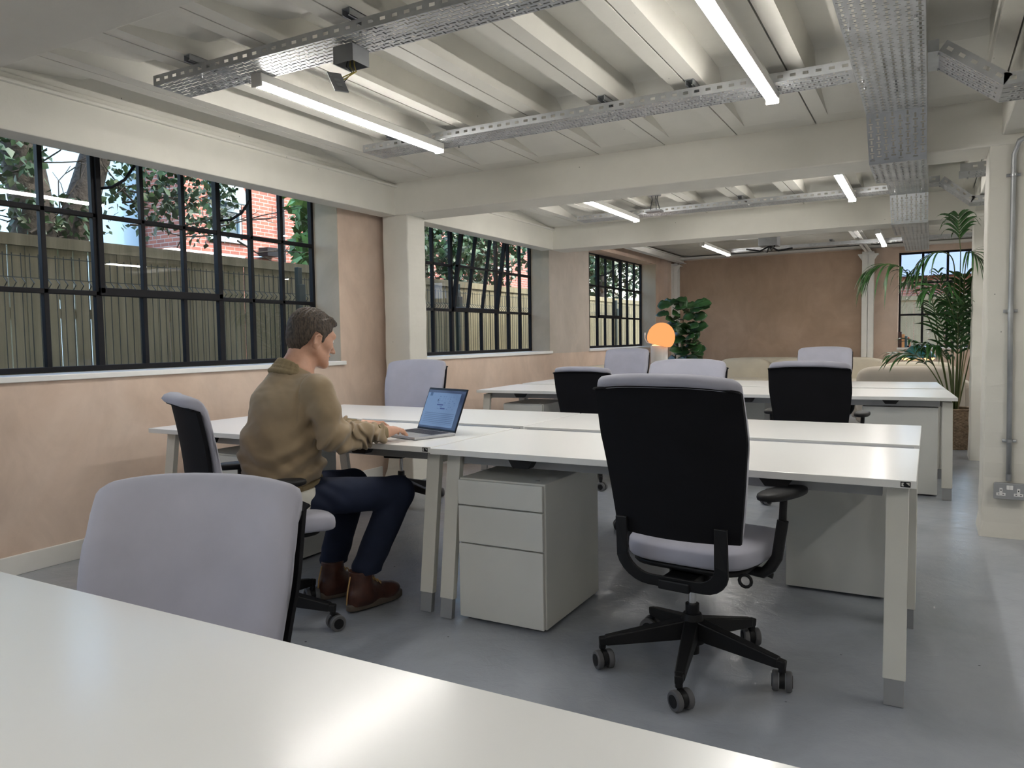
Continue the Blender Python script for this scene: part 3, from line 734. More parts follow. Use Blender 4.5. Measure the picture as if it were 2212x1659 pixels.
    m = MB(); m.tube([(bx,0,.055),(bx,0,.235)],.0245,18); m.build('lift_sleeve', MAT['blackplastic'], root, smooth=True, angle=40)
    hub = MB(); hub.lathe([(.0,.20),(.032,.20),(.042,.17),(.042,.095),(.030,.09),(0,.09)], c=(bx,0,0), n=20); hb = hub.build('star_hub', MAT['blackplastic'], root, smooth=True, angle=40)
    for k in range(5):
        a = legrot+2*math.pi*k/5; c,s = math.cos(a), math.sin(a)
        m = MB(); m.bar((bx+c*.025,s*.025,.145),(bx+c*.310,s*.310,.098),.050,.070,.032,.034); m.bar((bx+c*.300,s*.300,.098),(bx+c*.333,s*.333,.094),.030,.030,.026,.03)
        m.tube([(bx+c*.321,s*.321,.105),(bx+c*.321,s*.321,.066)],.0125,12)
        m.build('base_leg', MAT['blackplastic'], root, bevel=.005)
        ca = a+R(70+40*math.sin(k*2.1+x)); cc, cs = math.cos(ca), math.sin(ca)
        cx_, cy_ = bx+c*.321+cc*.012, s*.321+cs*.012
        ax = Vector((-cs,cc,0))
        cm = MB(); cm.tube([Vector((cx_,cy_,.037))-ax*.009, Vector((cx_,cy_,.037))+ax*.009],.029,16); cm.tube([(bx+c*.321,s*.321,.074),(bx+c*.321,s*.321,.03)],.007,8)
        cst = cm.build('caster', MAT['blackplastic'], root, smooth=True, angle=40)
        for q in (-1,1):
            p = Vector((cx_,cy_,.0335)); wm = MB(); wm.tube([p+ax*q*.011,p+ax*q*.014,p+ax*q*.028,p+ax*q*.032],[.031,.0335,.0335,.030],22); wh = wm.build('wheel', MAT['wheelgrey'], cst, smooth=True, angle=40)
            MB().tube([p+ax*q*.030,p+ax*q*.0338],.021,16).build('wheel_cap', MAT['blackplastic'], cst, smooth=True, angle=40)
    if arms:
        for sx, tn in ((-1,armturn[0]),(1,armturn[1])):
            zp = armz; Mr = Matrix.Rotation(tn,3,'Z')
            ap = MB().sell((sx*.283,.005,zp), (.047,.128,.016), .55,.8, 28,10, M=Mr).build('arm_pad', MAT['blackplastic'], root, smooth=True)
            m = MB(); m.tube([(sx*.288,0,zp-.01),(sx*.284,-.002,.56)],.0125,10); m.build('arm_stem', MAT['blackplastic'], root, smooth=True, angle=40)
            m = MB(); m.tube([(sx*.286,-.002,zp-.09),(sx*.279,-.006,.52),(sx*.270,-.01,.45),(sx*.250,-.015,.415),(sx*.225,-.012,.392),(sx*.15,-.005,.392)],[.019,.019,.019,.020,.019,.015],12)
            m.build('arm_bracket', MAT['blackplastic'], root, smooth=True, angle=40)
    return root
CH = [
 dict(label='office chair seen from behind in the foreground, big black back at the middle desk', bx=-.030,x=-.700,y=2.625,rz=R(-7),legrot=R(277+8),lift=0,tall=.03,armturn=(R(8),R(-14))),
 dict(label='grey-fronted office chair at lower left pulled up to the nearest desk', x=-1.285,y=.80,rz=R(196),lift=-.142,armz=.60),
 dict(label='office chair the man in the tan jacket is sitting on', x=-2.435,y=2.20,rz=R(-30),lift=-.045,legrot=R(50),armz=.645,recl=6),
 dict(label='grey-fronted office chair behind the laptop against the white window pillar', x=-3.38,y=4.42,rz=R(188),lift=0,legrot=R(20)),
 dict(label='small black-backed office chair at the window end of the far desks', x=-2.36,y=5.72,rz=R(-3),lift=-.075,legrot=R(10)),
 dict(label='black-backed office chair at the aisle end of the far desks', x=-.665,y=5.42,rz=R(-2),lift=-.02,legrot=R(30)),
 dict(label='grey-fronted office chair beyond the far desks near the glowing orange lamp', x=-3.02,y=7.95,rz=R(183),lift=-.02,scale=1.04),
 dict(label='grey-fronted office chair between desk rows, just its wide top over the big black back', x=-1.335,y=4.32,rz=R(174),lift=.005),
 dict(label='office chair of which just the grey top shows over the aisle black back', x=-.93,y=7.95,rz=R(180),lift=-.02,scale=1.04),
]
for c in CH: chair(**c)

# ------------------------------------------------------------------ laptop
O = Vector((-2.195,2.835,0)); PR = R(-18.7)
root = thing('laptop', 'open grey laptop with a blue screen on the desk before the man', 'laptop', (O.x,O.y,.7302), PR)
LW, LD = .155,.235
MB().box(-LW,0,.0,LW,LD,.014).build('base', MAT['laptopmetal'], root, bevel=.004)
m = MB()
for r_ in range(5):
    for c_ in range(13): m.box(-.132+c_*.0205,.112+r_*.0205,.0142,-.132+c_*.0205+.0175,.112+r_*.0205+.0175,.0156)
m.build('keyboard', MAT['keys'], root)
MB().box(-.055,.018,.0142,.055,.088,.0146).build('trackpad', MAT['laptopmetal'], root)
scr = thing('screen_lid', None, None, (0,LD-.004,.012)); scr.parent = root; scr.rotation_euler = (R(-23),0,0)
MB().box(-LW,0,0,LW,.006,.222).build('lid', MAT['laptopblack'], scr, bevel=.003)
def screen_mat():
    m = bpy.data.materials.new('laptop_display'); m.use_nodes = True; nt = m.node_tree; b = nt.nodes['Principled BSDF']
    tc = nt.nodes.new('ShaderNodeTexCoord'); sx = nt.nodes.new('ShaderNodeSeparateXYZ'); L(nt, tc.outputs['Object'], sx.inputs[0])
    def mth(op, a, b_=None):
        n = nt.nodes.new('ShaderNodeMath'); n.operation = op
        for i,v in enumerate((a,b_)):
            if v is None: continue
            if isinstance(v,(int,float)): n.inputs[i].default_value = v
            else: L(nt, v, n.inputs[i])
        return n.outputs[0]
    def rng(v,a,b_): return mth('MULTIPLY', mth('GREATER_THAN',v,a), mth('LESS_THAN',v,b_))
    X, Z = sx.outputs[0], sx.outputs[2]
    lines = mth('GREATER_THAN', mth('FRACT', mth('MULTIPLY', Z, 110)), .66)
    body = mth('MULTIPLY', rng(Z,.035,.095), rng(X,-.128,.108))
    para = mth('MULTIPLY', lines, body)
    base = mixc(nt, mth('MULTIPLY', para, .75), (.125,.20,.35), (.03,.06,.14))
    nz = nt.nodes.new('ShaderNodeTexNoise'); nz.inputs['Scale'].default_value = 60; L(nt, tc.outputs['Object'], nz.inputs['Vector'])
    base = mixc(nt, mth('MULTIPLY', mth('MULTIPLY', mth('GREATER_THAN', nz.outputs['Fac'], .56), mth('GREATER_THAN', mth('FRACT', mth('MULTIPLY', Z, 95)), .6)), mth('MULTIPLY', rng(Z,.11,.185), rng(X,-.05,.09))), base, (.06,.11,.24))
    for (a,b_,c,d,colr) in ((-.05,.0,.131,.137,(.005,.01,.12)),(-.018,.02,.112,.118,(.005,.01,.12)),(-.054,-.047,.150,.163,(.01,.02,.08)),
                        (.118,.16,0,.2,(.01,.015,.05)),(-.16,.16,0,.022,(.008,.012,.05)),(-.128,-.108,.178,.196,(.02,.05,.13)),(-.16,.16,.196,.22,(.03,.04,.09))):
        base = mixc(nt, mth('MULTIPLY', rng(X,a,b_), rng(Z,c,d)), base, colr)
    b.inputs['Base Color'].default_value = (.01,.01,.012,1); b.inputs['Roughness'].default_value = .10; b.inputs['Specular IOR Level'].default_value = .22
    m.cycles.emission_sampling = 'NONE'; L(nt, base, b.inputs['Emission Color']); b.inputs['Emission Strength'].default_value = .29
    return m
MB().box(-.148,-.0008,.012,.148,.0004,.210).build('display', screen_mat(), scr)

# ------------------------------------------------------------------ signed-distance body builder
def rc(a, b, ra, rb=None):
    rb = ra if rb is None else rb; a = np.array(a, np.float32); b = np.array(b, np.float32)
    c = (a+b)/2; rad = np.linalg.norm(b-a)/2+max(ra,rb)
    def f(p):
        ab = b-a; t = np.clip(((p-a)@ab)/max(ab@ab,1e-9), 0, 1); return np.linalg.norm(p-(a+t[:,None]*ab), axis=1)-(ra+(rb-ra)*t)
    return (f, c, rad)
def el(c, r, M_=None):
    c = np.array(c, np.float32); r = np.array(r, np.float32); Q = None if M_ is None else np.array(M_, np.float32)
    def f(p):
        q = p-c
        if Q is not None: q = q@Q
        k0 = np.linalg.norm(q/r, axis=1); k1 = np.linalg.norm(q/(r*r), axis=1); return k0*(k0-1)/np.maximum(k1,1e-9)
    return (f, c, float(max(r)))
def smin(d1, d2, k):
    h = np.maximum(k-np.abs(d1-d2),0)/k; return np.minimum(d1,d2)-h*h*k*.25
def sdf_mesh(name, prims, bmin, bmax, h, mat, parent, k=.02, subs=(), post=None, ks=.01, smooth=True):
    """prims: list of (prim, k?) ; sparse evaluation on a dense grid, surface nets"""
    bmin = np.array(bmin, np.float32); bmax = np.array(bmax, np.float32); B = 8
    nb = np.ceil((bmax-bmin)/(h*B)).astype(int); N = nb*B+1
    D = np.full(N, .05, np.float32)
    def ev(p, ps):
        d = None
        for q in ps:
            pr, kk = (q if isinstance(q[0], tuple) else (q, k)); v = pr[0](p)
            d = v if d is None else smin(d, v, kk)
        return d
    ii = np.stack(np.meshgrid(*[np.arange(n) for n in nb], indexing='ij'), -1).reshape(-1,3)
    cen = (bmin+(ii*B+B/2)*h).astype(np.float32)
    pl = [(q if isinstance(q[0], tuple) else (q, k)) for q in prims]
    lb = np.min(np.stack([np.linalg.norm(cen-q[0][1],axis=1)-q[0][2] for q in pl]), 0)
    Rb = h*B*.87+.035
    near = lb < Rb+.0
    ii = ii[near]; cen = cen[near]
    dc = np.concatenate([ev(cen[i:i+20000], pl) for i in range(0,len(cen),20000)])
    kin = dc < -(Rb+.02)
    for a,b,c in ii[kin]: D[a*B:a*B+B+1,b*B:b*B+B+1,c*B:c*B+B+1] = -.05
    sel = np.abs(dc) <= Rb+.02; ii = ii[sel]; cen = cen[sel]
    lo = np.stack(np.meshgrid(*[np.arange(B+1)]*3, indexing='ij'), -1).reshape(-1,3)
    C = 96
    for s in range(0,len(ii),C):
        blk = ii[s:s+C]; cc = cen[s:s+C]
        m0 = cc.min(0); m1 = cc.max(0); mid = (m0+m1)/2; rad = np.linalg.norm(m1-m0)/2+h*B*.87
        ps = [q for q in pl if np.linalg.norm(mid-q[0][1])-q[0][2] < rad+.06] or pl
        idx = (blk[:,None,:]*B+lo[None]).reshape(-1,3); p = (bmin+idx*h).astype(np.float32)
        d = ev(p, ps)
        for q in subs:
            v = q[0](p); d = -smin(-d, v, ks)
        if post: d = post(p, d)
        D[idx[:,0],idx[:,1],idx[:,2]] = d
    S = D < 0
    cx = [S[:-1,:-1,:-1],S[1:,:-1,:-1],S[:-1,1:,:-1],S[1:,1:,:-1],S[:-1,:-1,1:],S[1:,:-1,1:],S[:-1,1:,1:],S[1:,1:,1:]]
    cnt = sum(c.astype(np.uint8) for c in cx); act = (cnt>0)&(cnt<8)
    ai = np.argwhere(act); vid = np.full(act.shape, -1, np.int32); vid[act] = np.arange(len(ai))
    off = np.array([(0,0,0),(1,0,0),(0,1,0),(1,1,0),(0,0,1),(1,0,1),(0,1,1),(1,1,1)])
    vals = np.stack([D[ai[:,0]+o[0],ai[:,1]+o[1],ai[:,2]+o[2]] for o in off], 1)
    acc = np.zeros((len(ai),3)); w = np.zeros(len(ai))
    for a,b in ((0,1),(2,3),(4,5),(6,7),(0,2),(1,3),(4,6),(5,7),(0,4),(1,5),(2,6),(3,7)):
        m = (vals[:,a]<0)!=(vals[:,b]<0); t = vals[:,a]/(vals[:,a]-vals[:,b]+1e-12); t = np.where(m,np.clip(t,0,1),0)
        acc += (off[a]+t[:,None]*(off[b]-off[a]))*m[:,None]; w += m
    V = bmin+(ai+acc/np.maximum(w,1)[:,None])*h
    Fs = []
    for ax in range(3):
        sl0 = [slice(None)]*3; sl1 = [slice(None)]*3; sl0[ax] = slice(0,-1); sl1[ax] = slice(1,None)
        a = S[tuple(sl0)]; b = S[tuple(sl1)]; e = np.argwhere(a!=b); o1,o2 = [(1,2),(2,0),(0,1)][ax]
        ok = (e[:,o1]>0)&(e[:,o2]>0)&(e[:,o1]<vid.shape[o1])&(e[:,o2]<vid.shape[o2]); e = e[ok]
        fl = a[e[:,0],e[:,1],e[:,2]]
        def g(d1,d2):
            q = e.copy(); q[:,o1] -= d1; q[:,o2] -= d2; return vid[q[:,0],q[:,1],q[:,2]]
        quad = np.stack([g(1,1),g(0,1),g(0,0),g(1,0)],1)
        quad[~fl] = quad[~fl][:,::-1]; Fs.append(quad)
    Fq = np.concatenate(Fs)
    me = bpy.data.meshes.new(name); me.vertices.add(len(V)); me.vertices.foreach_set('co', V.astype(np.float32).ravel())
    me.loops.add(len(Fq)*4); me.loops.foreach_set('vertex_index', Fq.ravel().astype(np.int32))
    me.polygons.add(len(Fq)); me.polygons.foreach_set('loop_start', np.arange(len(Fq))*4); me.polygons.foreach_set('loop_total', np.full(len(Fq),4))
    me.update(calc_edges=True); me.validate(); me.materials.append(mat)
    me.polygons.foreach_set('use_smooth', [True]*len(me.polygons))
    o = bpy.data.objects.new(name, me); COL.objects.link(o)
    if parent: o.parent = parent
    return o
def snoise(p, f, seed=0):
    x,y,z = p[:,0]*f+seed, p[:,1]*f+seed*1.7, p[:,2]*f-seed
    return (np.sin(x+1.3*np.sin(y*1.1+z*.7))+np.sin(y*1.3+1.1*np.sin(z*1.2-x*.6))+np.sin(z*1.1+1.2*np.sin(x*.9+y*.8)))/3

# ------------------------------------------------------------------ the seated man (local frame: x right, y forward, z up)
PO = Vector((-2.23,2.83,0))
HC = np.array((0,-.385,1.207)); pt = R(17)
HM = np.array([[1,0,0],[0,math.cos(pt),-math.sin(pt)],[0,math.sin(pt),math.cos(pt)]]).T   # columns: head axes (pitched down)
HM = np.array([[1,0,0],[0,math.cos(pt),math.sin(pt)],[0,-math.sin(pt),math.cos(pt)]])
def hp(x,y,z): return tuple(HC+HM@np.array((x,y,z)))
def hel(c, r, rot=None):
    Q = HM if rot is None else HM@np.array(rot)
    return el(hp(*c), r, Q)
def hrc(a,b,ra,rb=None): return rc(hp(*a),hp(*b),ra,rb)
head = [
 (hel((0,-.014,.030),(.074,.098,.088)),.02), (hel((0,.030,-.020),(.061,.068,.085)),.03), (hel((0,.05,-.078),(.040,.042,.034)),.03),
 (hrc((.055,.005,-.055),(.016,.082,-.098),.020,.017),.02), (hrc((-.055,.005,-.055),(-.016,.082,-.098),.020,.017),.02),
 (hel((0,.090,-.101),(.020,.017,.015)),.012), (hrc((-.032,.082,.026),(.032,.082,.026),.013),.02),
 (hrc((0,.088,.010),(0,.116,-.030),.0065,.0090),.009), (hel((0,.117,-.036),(.0095,.0125,.0085)),.007),
 (hel((.0125,.104,-.038),(.008,.011,.007)),.005), (hel((-.0125,.104,-.038),(.008,.011,.007)),.005),
 (hel((.043,.058,-.018),(.022,.026,.020)),.02), (hel((-.043,.058,-.018),(.022,.026,.020)),.02),
 (hel((0,.095,-.0585),(.023,.0115,.0050)),.004), (hel((0,.0925,-.0705),(.020,.0115,.0060)),.004),
]
for sx in (-1,1):
    rot = [[1,0,0],[0,.97,.22],[0,-.22,.97]]
    head.append((hel((sx*.072,-.004,-.021),(.009,.018,.031),rot),.006))
    head += [(hrc((sx*.079,-.008,.008),(sx*.084,-.024,-.004),.0042),.003),(hrc((sx*.084,-.024,-.004),(sx*.081,-.021,-.034),.0042),.003),(hrc((sx*.078,.006,.006),(sx*.079,-.008,.009),.0038),.003),(hrc((sx*.078,.006,.006),(sx*.077,.008,-.010),.0032),.003),(hel((sx*.075,-.004,-.047),(.0055,.008,.008)),.004)]
body = head+[
 (rc(hp(0,-.030,-.045),(0,-.475,1.05),.050,.057),.03), (rc(hp(0,.0,-.07),(0,-.44,1.06),.040,.046),.03),
 (rc((0,-.48,1.03),(0,-.52,.93),.075,.12),.05), (el((0,-.52,.86),(.155,.11,.16)),.05), (el((0,-.55,.70),(.135,.10,.14)),.05), (el((0,-.55,.55),(.130,.10,.07)),.05),
 (rc((-.15,-.46,.99),(.15,-.46,.99),.055),.05)]
ARMS = {1:((.185,-.455,.985),(.255,-.435,.805),(.135,-.125,.775)), -1:((-.185,-.455,.985),(-.262,-.37,.80),(-.115,-.115,.785))}
def hand(sx, wr, kn, curl, zt):
    """wr wrist, kn direction of the hand (unit-ish), palm down"""
    wr = np.array(wr); d = np.array(kn,float); d /= np.linalg.norm(d); up = np.array((0,0,1.)); lat = np.cross(d,up); lat /= np.linalg.norm(lat)   # points right of d
    inn = -lat*sx                                  # towards the thumb side
    nrm = np.cross(lat,d)
    out = [(rc(wr,wr+d*.03,.026,.027),.02)]
    mc = []
    for i in range(4):                             # index .. little
        o_ = inn*(.030-.0205*i)
        base = wr+d*.012+o_*.55; kk = wr+d*(.086-.004*abs(i-1.0)-.004*(i==3))+o_+nrm*(.006-.003*abs(i-1.2))
        mc.append(kk); out.append((rc(base,kk,.0155,.0105),.014))
    out.append((el(wr+d*.05,(.030,.030,.0155)),.02))
    ln = [(.044,.025,.020),(.048,.029,.021),(.044,.027,.020),(.035,.020,.018)]
    for i in range(4):
        p = mc[i]; a = curl[i]; spread = inn*(.10-.07*i)
        for j,(l_,r0) in enumerate(zip(ln[i],(.0092,.0082,.0072))):
            dr = d*math.cos(a)-up*math.sin(a)+spread; dr /= np.linalg.norm(dr); q = p+dr*l_
            q[2] = max(q[2], zt+.007)
            out.append((rc(p,q,r0,r0-.0012-(.0008 if i==3 else 0)),.0035)); p = q; a += (.50,.42,.3)[j]
    t0 = wr+d*.018+inn*.020-up*.006; t1 = wr+d*.050+inn*.043-up*.012; t2 = wr+d*.078+inn*.045-up*.018; t3 = wr+d*.100+inn*.037-up*.022
    for q in (t1,t2,t3): q[2] = max(q[2], zt+.009)
    out += [(rc(t0,t1,.0165,.0120),.012),(rc(t1,t2,.0110,.0100),.004),(rc(t2,t3,.0100,.0078),.004)]
    return out
for sx,(s_,e_,w_) in ARMS.items():
    body += [(rc(s_,e_,.052,.042),.03),(rc(e_,w_,.040,.027),.02)]
body += hand(1, ARMS[1][2], (-.25,.95,.08), (.22,.30,.34,.36), .746)
body += hand(-1, ARMS[-1][2], (.34,.93,.12), (.30,.22,.30,.36), .746)
LEG = {1:((.090,-.54,.540),(.150,-.060,.498),(.125,-.262,.10)), -1:((-.090,-.54,.540),(-.145,-.120,.503),(-.110,-.275,.10))}
for sx,(h_,k_,a_) in LEG.items(): body += [(rc(h_,k_,.066,.050),.03),(rc(k_,a_,.052,.036),.02)]
eyes = [hel((sx*.031,.096,.004),(.013,.013,.009)) for sx in (-1,1)]
inner_ear = [hel((sx*.083,-.007,-.014),(.0070,.0095,.015)) for sx in (-1,1)]
def skinpost(p,d): return d-.0006*snoise(p,90)
person = sdf_mesh('person', body, (-.36,-.74,.06), (.36,.14,1.36), .0032, MAT['skin'], None, subs=eyes+inner_ear, ks=.006, post=skinpost)
person.location = (PO.x,PO.y,0); person.rotation_euler = (0,0,PR)
tag(person, 'man in a tan bomber jacket sitting at a desk and typing on a laptop', 'person')
for sx in (-1,1):
    m = MB(); c = hp(sx*.031,.0805,.004); m.sell(c,(.0118,.0118,.0118),1,1,20,12); eo = m.build('eye', MAT['eye'], person, smooth=True)
    m = MB(); c = hp(sx*.031,.0895,.002); m.sell(c,(.005,.0035,.005),1,1,14,8); m.build('iris', MAT['blackplastic'], eo, smooth=True)
    m = MB(); m.tube([hp(sx*.014,.0975,.024),hp(sx*.030,.0955,.029),hp(sx*.046,.083,.025)],[.0025,.0035,.002],6); m.build('eyebrow', simple('eyebrow_hair',(.06,.04,.025),.8), person, smooth=True)
# hair
def hair_post(p, d):
    q = (p-HC)@HM; y = q[:,1]; z = q[:,2]; x = np.abs(q[:,0])
    line = np.interp(y, [-.12,-.085,-.060,-.045,-.034,-.026,.004,.012,.024,.030,.040,.055,.075,.090,.12], [-.072,-.075,-.066,-.045,-.015,.018,.018,-.020,-.020,.000,.020,.036,.060,.074,.080])
    line = np.where(x < .045, np.interp(y, [-.12,-.085,-.04,.03,.05,.075,.088,.10,.13], [-.070,-.076,-.07,.03,.055,.068,.072,.070,.075]), line)
    n = .0035*np.sin((q[:,0]*1.2+q[:,1]*.5)*330+3*snoise(p,70))*np.clip((z-.05)/.05,0,1)+.0012*snoise(p,260,3)
    n += .0035*np.clip((y-.02)/.06,0,1)*np.clip((z-.05)/.03,0,1)*snoise(p,120,5)
    return np.maximum(d-n, (line-z)*.8+.0022*snoise(p,200,2))
def hairmat():
    m, nt, b = nm('short_dark_hair'); v = coord(nt, True, (1,1,.25))
    L(nt, ramp(nt, noise(nt, v, 210, 3), [(.35,(.018,.012,.008)),(.65,(.085,.060,.040))]), b.inputs['Base Color']); b.inputs['Roughness'].default_value = .6
    bump(nt, b, noise(nt, v, 260, 2), .6, .003); return m
sdf_mesh('hair', [(hel((0,-.014,.032),(.0795,.1035,.0935)),.02),(hel((0,-.02,-.018),(.071,.089,.080)),.02),(hel((0,.055,.082),(.050,.040,.022)),.02),(hrc((.066,.017,-.012),(.068,.014,.02),.010),.01),(hrc((-.066,.017,-.012),(-.068,.014,.02),.010),.01)],
         (-.12,-.54,1.08),(.12,-.22,1.36), .0026, hairmat(), person, post=hair_post)
# jacket
jk = [ (el((0,-.535,.655),(.190,.165,.115)),.05), (el((0,-.540,.765),(.196,.160,.140)),.06), (el((0,-.505,.90),(.190,.142,.135)),.06),
       (rc((-.150,-.462,.985),(.150,-.462,.985),.068),.06), (rc((0,-.485,1.01),(0,-.470,1.055),.082,.062),.05), (rc((0,-.545,.93),(0,-.505,1.02),.10,.075),.05)]
for sx,(s_,e_,w_) in ARMS.items():
    s_ = np.array(s_); e_ = np.array(e_); w_ = np.array(w_); m1 = e_+(w_-e_)*.55; m2 = e_+(w_-e_)*.90
    jk += [(rc(s_,s_+(e_-s_)*.5,.064,.058),.03),(rc(s_+(e_-s_)*.5,e_+np.array((0,.0,-.010)),.058,.057),.03),(rc(e_+np.array((0,0,-.010)),m1,.057,.051),.03),(rc(m1,m2,.051,.043),.02)]
def jpost(p, d):
    x,y,z = p[:,0],p[:,1],p[:,2]
    w = .0075*np.sin(z*62+7*np.sin(y*8+x*5)+3*snoise(p,9))*np.clip((.93-z)/.2,0,1)
    w += .006*np.sin((z+y*.8)*75+4*snoise(p,12,2))*np.clip((.75-z)/.12,0,1)
    w += .0045*snoise(p,30,4)*(.35+.65*np.clip((1.0-z)/.2,0,1))+.0015*snoise(p,80,7)
    for sx,(s_,e_,w_) in ARMS.items():
        e_ = np.array(e_); w_ = np.array(w_); s_ = np.array(s_)
        r_ = np.linalg.norm(p-e_,axis=1); k_ = np.clip((.13-r_)/.06,0,1)*(np.abs(x)>.17)
        w += .007*k_*np.sin(((p-e_)@((w_-s_)/np.linalg.norm(w_-s_)))*95+3.5*snoise(p,20))
        ax = (w_-e_)/np.linalg.norm(w_-e_); t = (p-e_)@ax
        k2 = np.clip((t-.12)/.06,0,1)*(np.abs(x)>.08)*(y>-.36); w += .0050*k2*np.sin(t*120+7*snoise(p,26,3)+x*60)
    d = d-w
    # seam where the sleeve is set in
    d = d+.004*np.exp(-((np.abs(x)-.176+.15*np.clip(z-.93,0,1))/.004)**2)*(z>.84)*(np.linalg.norm(p-np.array((0,-.48,.95)),axis=1)>.0)
    # cut the bottom and round the neck opening
    hem = .590+.14*(y+.55)
    d = np.maximum(d, hem-z)
    return np.maximum(d, z-1.090-.35*(-.47-y))
sdf_mesh('jacket', jk, (-.37,-.76,.54), (.37,.02,1.14), .0036, MAT['jacket'], person, post=jpost)
# knitted collar, cuffs and waistband
col_ = []
for k in range(24):
    a = 2*math.pi*k/24; b = 2*math.pi*(k+1)/24
    if k in (11,12): continue
    for rx,ry,cy,zc,zs_c,rr in ((.0600,.0585,-.472,1.078,.038,.0048),(.0640,.0625,-.474,1.072,.037,.0052),(.0690,.0675,-.476,1.065,.035,.0060),(.0760,.075,-.478,1.055,.032,.0085),(.085,.084,-.482,1.043,.028,.0105)):
        P_ = lambda t: (rx*math.sin(t), cy-ry*math.cos(t), zc+zs_c*math.cos(t))
        col_.append((rc(P_(a),P_(b),rr),.010))
sdf_mesh('collar', col_, (-.13,-.60,1.0),(.13,-.36,1.15), .0028, MAT['jacketrib'], person, k=.012, post=lambda p,d: d-.0008*np.sin(np.arctan2(p[:,0],p[:,1]+.478)*90))
for sx,(s_,e_,w_) in ARMS.items():
    e_ = np.array(e_); w_ = np.array(w_); ax = (w_-e_)/np.linalg.norm(w_-e_)
    c0 = e_+(w_-e_)*.84; c1 = w_+ax*.008
    sdf_mesh('cuff', [rc(c0,c1,.041,.0345)], np.minimum(c0,c1)-.05, np.maximum(c0,c1)+.05, .0026, MAT['jacketrib'], person,
             post=lambda p,d,c1=c1,ax=ax,c0=c0: np.maximum(np.maximum(d, (p-c1)@ax), -((p-c0)@ax)))
def bandpost(p,d):
    hem = .590+.14*(p[:,1]+.55); return np.maximum(np.maximum(d-.0012*np.sin(np.arctan2(p[:,0],p[:,1]+.55)*120), p[:,2]-hem-.006), hem-.058-p[:,2])
sdf_mesh('waistband', [el((0,-.535,.60),(.178,.158,.16))], (-.2,-.74,.50),(.2,-.34,.66), .0032, MAT['jacketrib'], person, post=bandpost)
sdf_mesh('tshirt', [el((0,-.545,.565),(.189,.168,.16))], (-.2,-.74,.42),(.2,-.34,.62), .0036, MAT['shirt'], person,
         post=lambda p,d: np.maximum(np.maximum(d-.003*snoise(p,45), p[:,2]-.575-.14*(p[:,1]+.55)), .465+.35*np.clip(p[:,1]+.58,0,1)-p[:,2]))
# trousers
tr = [(el((0,-.555,.525),(.158,.140,.075)),.05)]
for sx,(h_,k_,a_) in LEG.items():
    h_,k_,a_ = map(np.array,(h_,k_,a_)); a2 = a_+(k_-a_)*.20
    tr += [(rc(h_,k_,.085,.073),.04),(rc(k_,a2,.073,.064),.025)]
def tpost(p,d):
    x,y,z = p[:,0],p[:,1],p[:,2]
    w = .003*np.sin((y*.6+z)*70+5*snoise(p,10))*np.clip((y+.60)/.1,0,1)*np.clip((-.30-y)/.1,0,1)+.002*snoise(p,26,2)
    w += .003*np.sin(z*90+3*snoise(p,14))*np.clip((.28-z)/.1,0,1)
    d = d-w
    return d
tro = sdf_mesh('trousers', tr, (-.27,-.74,.14),(.27,.06,.62), .0036, MAT['trousers'], person, post=lambda p,d: np.maximum(tpost(p,d), .165+.06*(p[:,1]+.2)-p[:,2]))
# boots
for sx in (1,-1):
    an = np.array(LEG[sx][2]); heel = an+np.array((.012*sx*0+.01,-.062,-.09)); toe = heel+np.array((-.035*sx*0-.03*(1 if sx>0 else -.6),.295,0)); f_ = (toe-heel)/np.linalg.norm(toe-heel); up = np.array((0,0,1.)); rt = np.cross(f_,up)
    P = lambda a,b,c: heel+f_*a+rt*b+up*c
    Mx = np.stack([rt,f_,up],1)
    bp = [(rc(P(.075,0,.17),P(.070,0,.07),.052,.050),.03),(rc(P(.045,0,.055),P(.10,0,.055),.038,.040),.03),(rc(P(.10,0,.070),P(.19,0,.050),.044,.036),.03),
          (el(P(.225,0,.048),(.045,.060,.032),Mx),.02),(rc(P(.05,0,.03),P(.22,0,.03),.030,.036),.03)]
    mn = np.min([P(-.02,-.07,0),P(.32,.07,.20),P(-.02,.07,0),P(.32,-.07,.2)],0); mx_ = np.max([P(-.02,-.07,0),P(.32,.07,.20),P(-.02,.07,0),P(.32,-.07,.2)],0)
    bo = sdf_mesh('boot', bp, mn-.01, mx_+.02, .0030, MAT['boot'], person, post=lambda p,d: np.maximum(np.maximum(d-.0016*snoise(p,60),p[:,2]-.178), .026-p[:,2]))
    out = []
    for t in np.linspace(0,2*math.pi,40,endpoint=False):
        c,s = math.cos(t), math.sin(t); a_ = .148+.150*c; wdt = .040+.008*max(0,c)-.004*max(0,-c); b_ = wdt*math.copysign(abs(s)**.65,s)
        out.append(P(a_,b_,0))
    m = MB(); rows = []
    for zz_,k_ in ((0,.97),(.004,1.0),(.026,1.0),(.030,.97)):
        cN = P(.148,0,0); rows.append([tuple(cN+(q-cN)*k_+up*zz_) for q in out+[out[0]]])
    m.grid(rows); m.add([q for q in rows[0][:-1]],[tuple(range(40))]); m.add([q for q in rows[-1][:-1]],[tuple(range(40))])
    m.build('sole', MAT['sole'], bo, smooth=True, angle=40)
    MB().tube([P(-.004,0,.030),P(.004,0,.09),P(.020,0,.150)],.0035,6).build('heel_strip', MAT['lace'], bo, smooth=True)
    for k in range(5):
        a0 = .118+.019*k; zz_ = .118-.0135*k; q0 = P(a0,-.024,zz_); q1 = P(a0+.012,.024,zz_-.002); mid = P(a0+.010,0,zz_+.014)
        MB().tube([q0,mid,q1],.0032,6).build('lace', MAT['lace'], bo, smooth=True)
    MB().tube([P(.118,-.020,.13),P(.128,-.045,.118),P(.120,-.052,.095),P(.112,-.050,.085)],.0028,6).build('lace', MAT['lace'], bo, smooth=True)
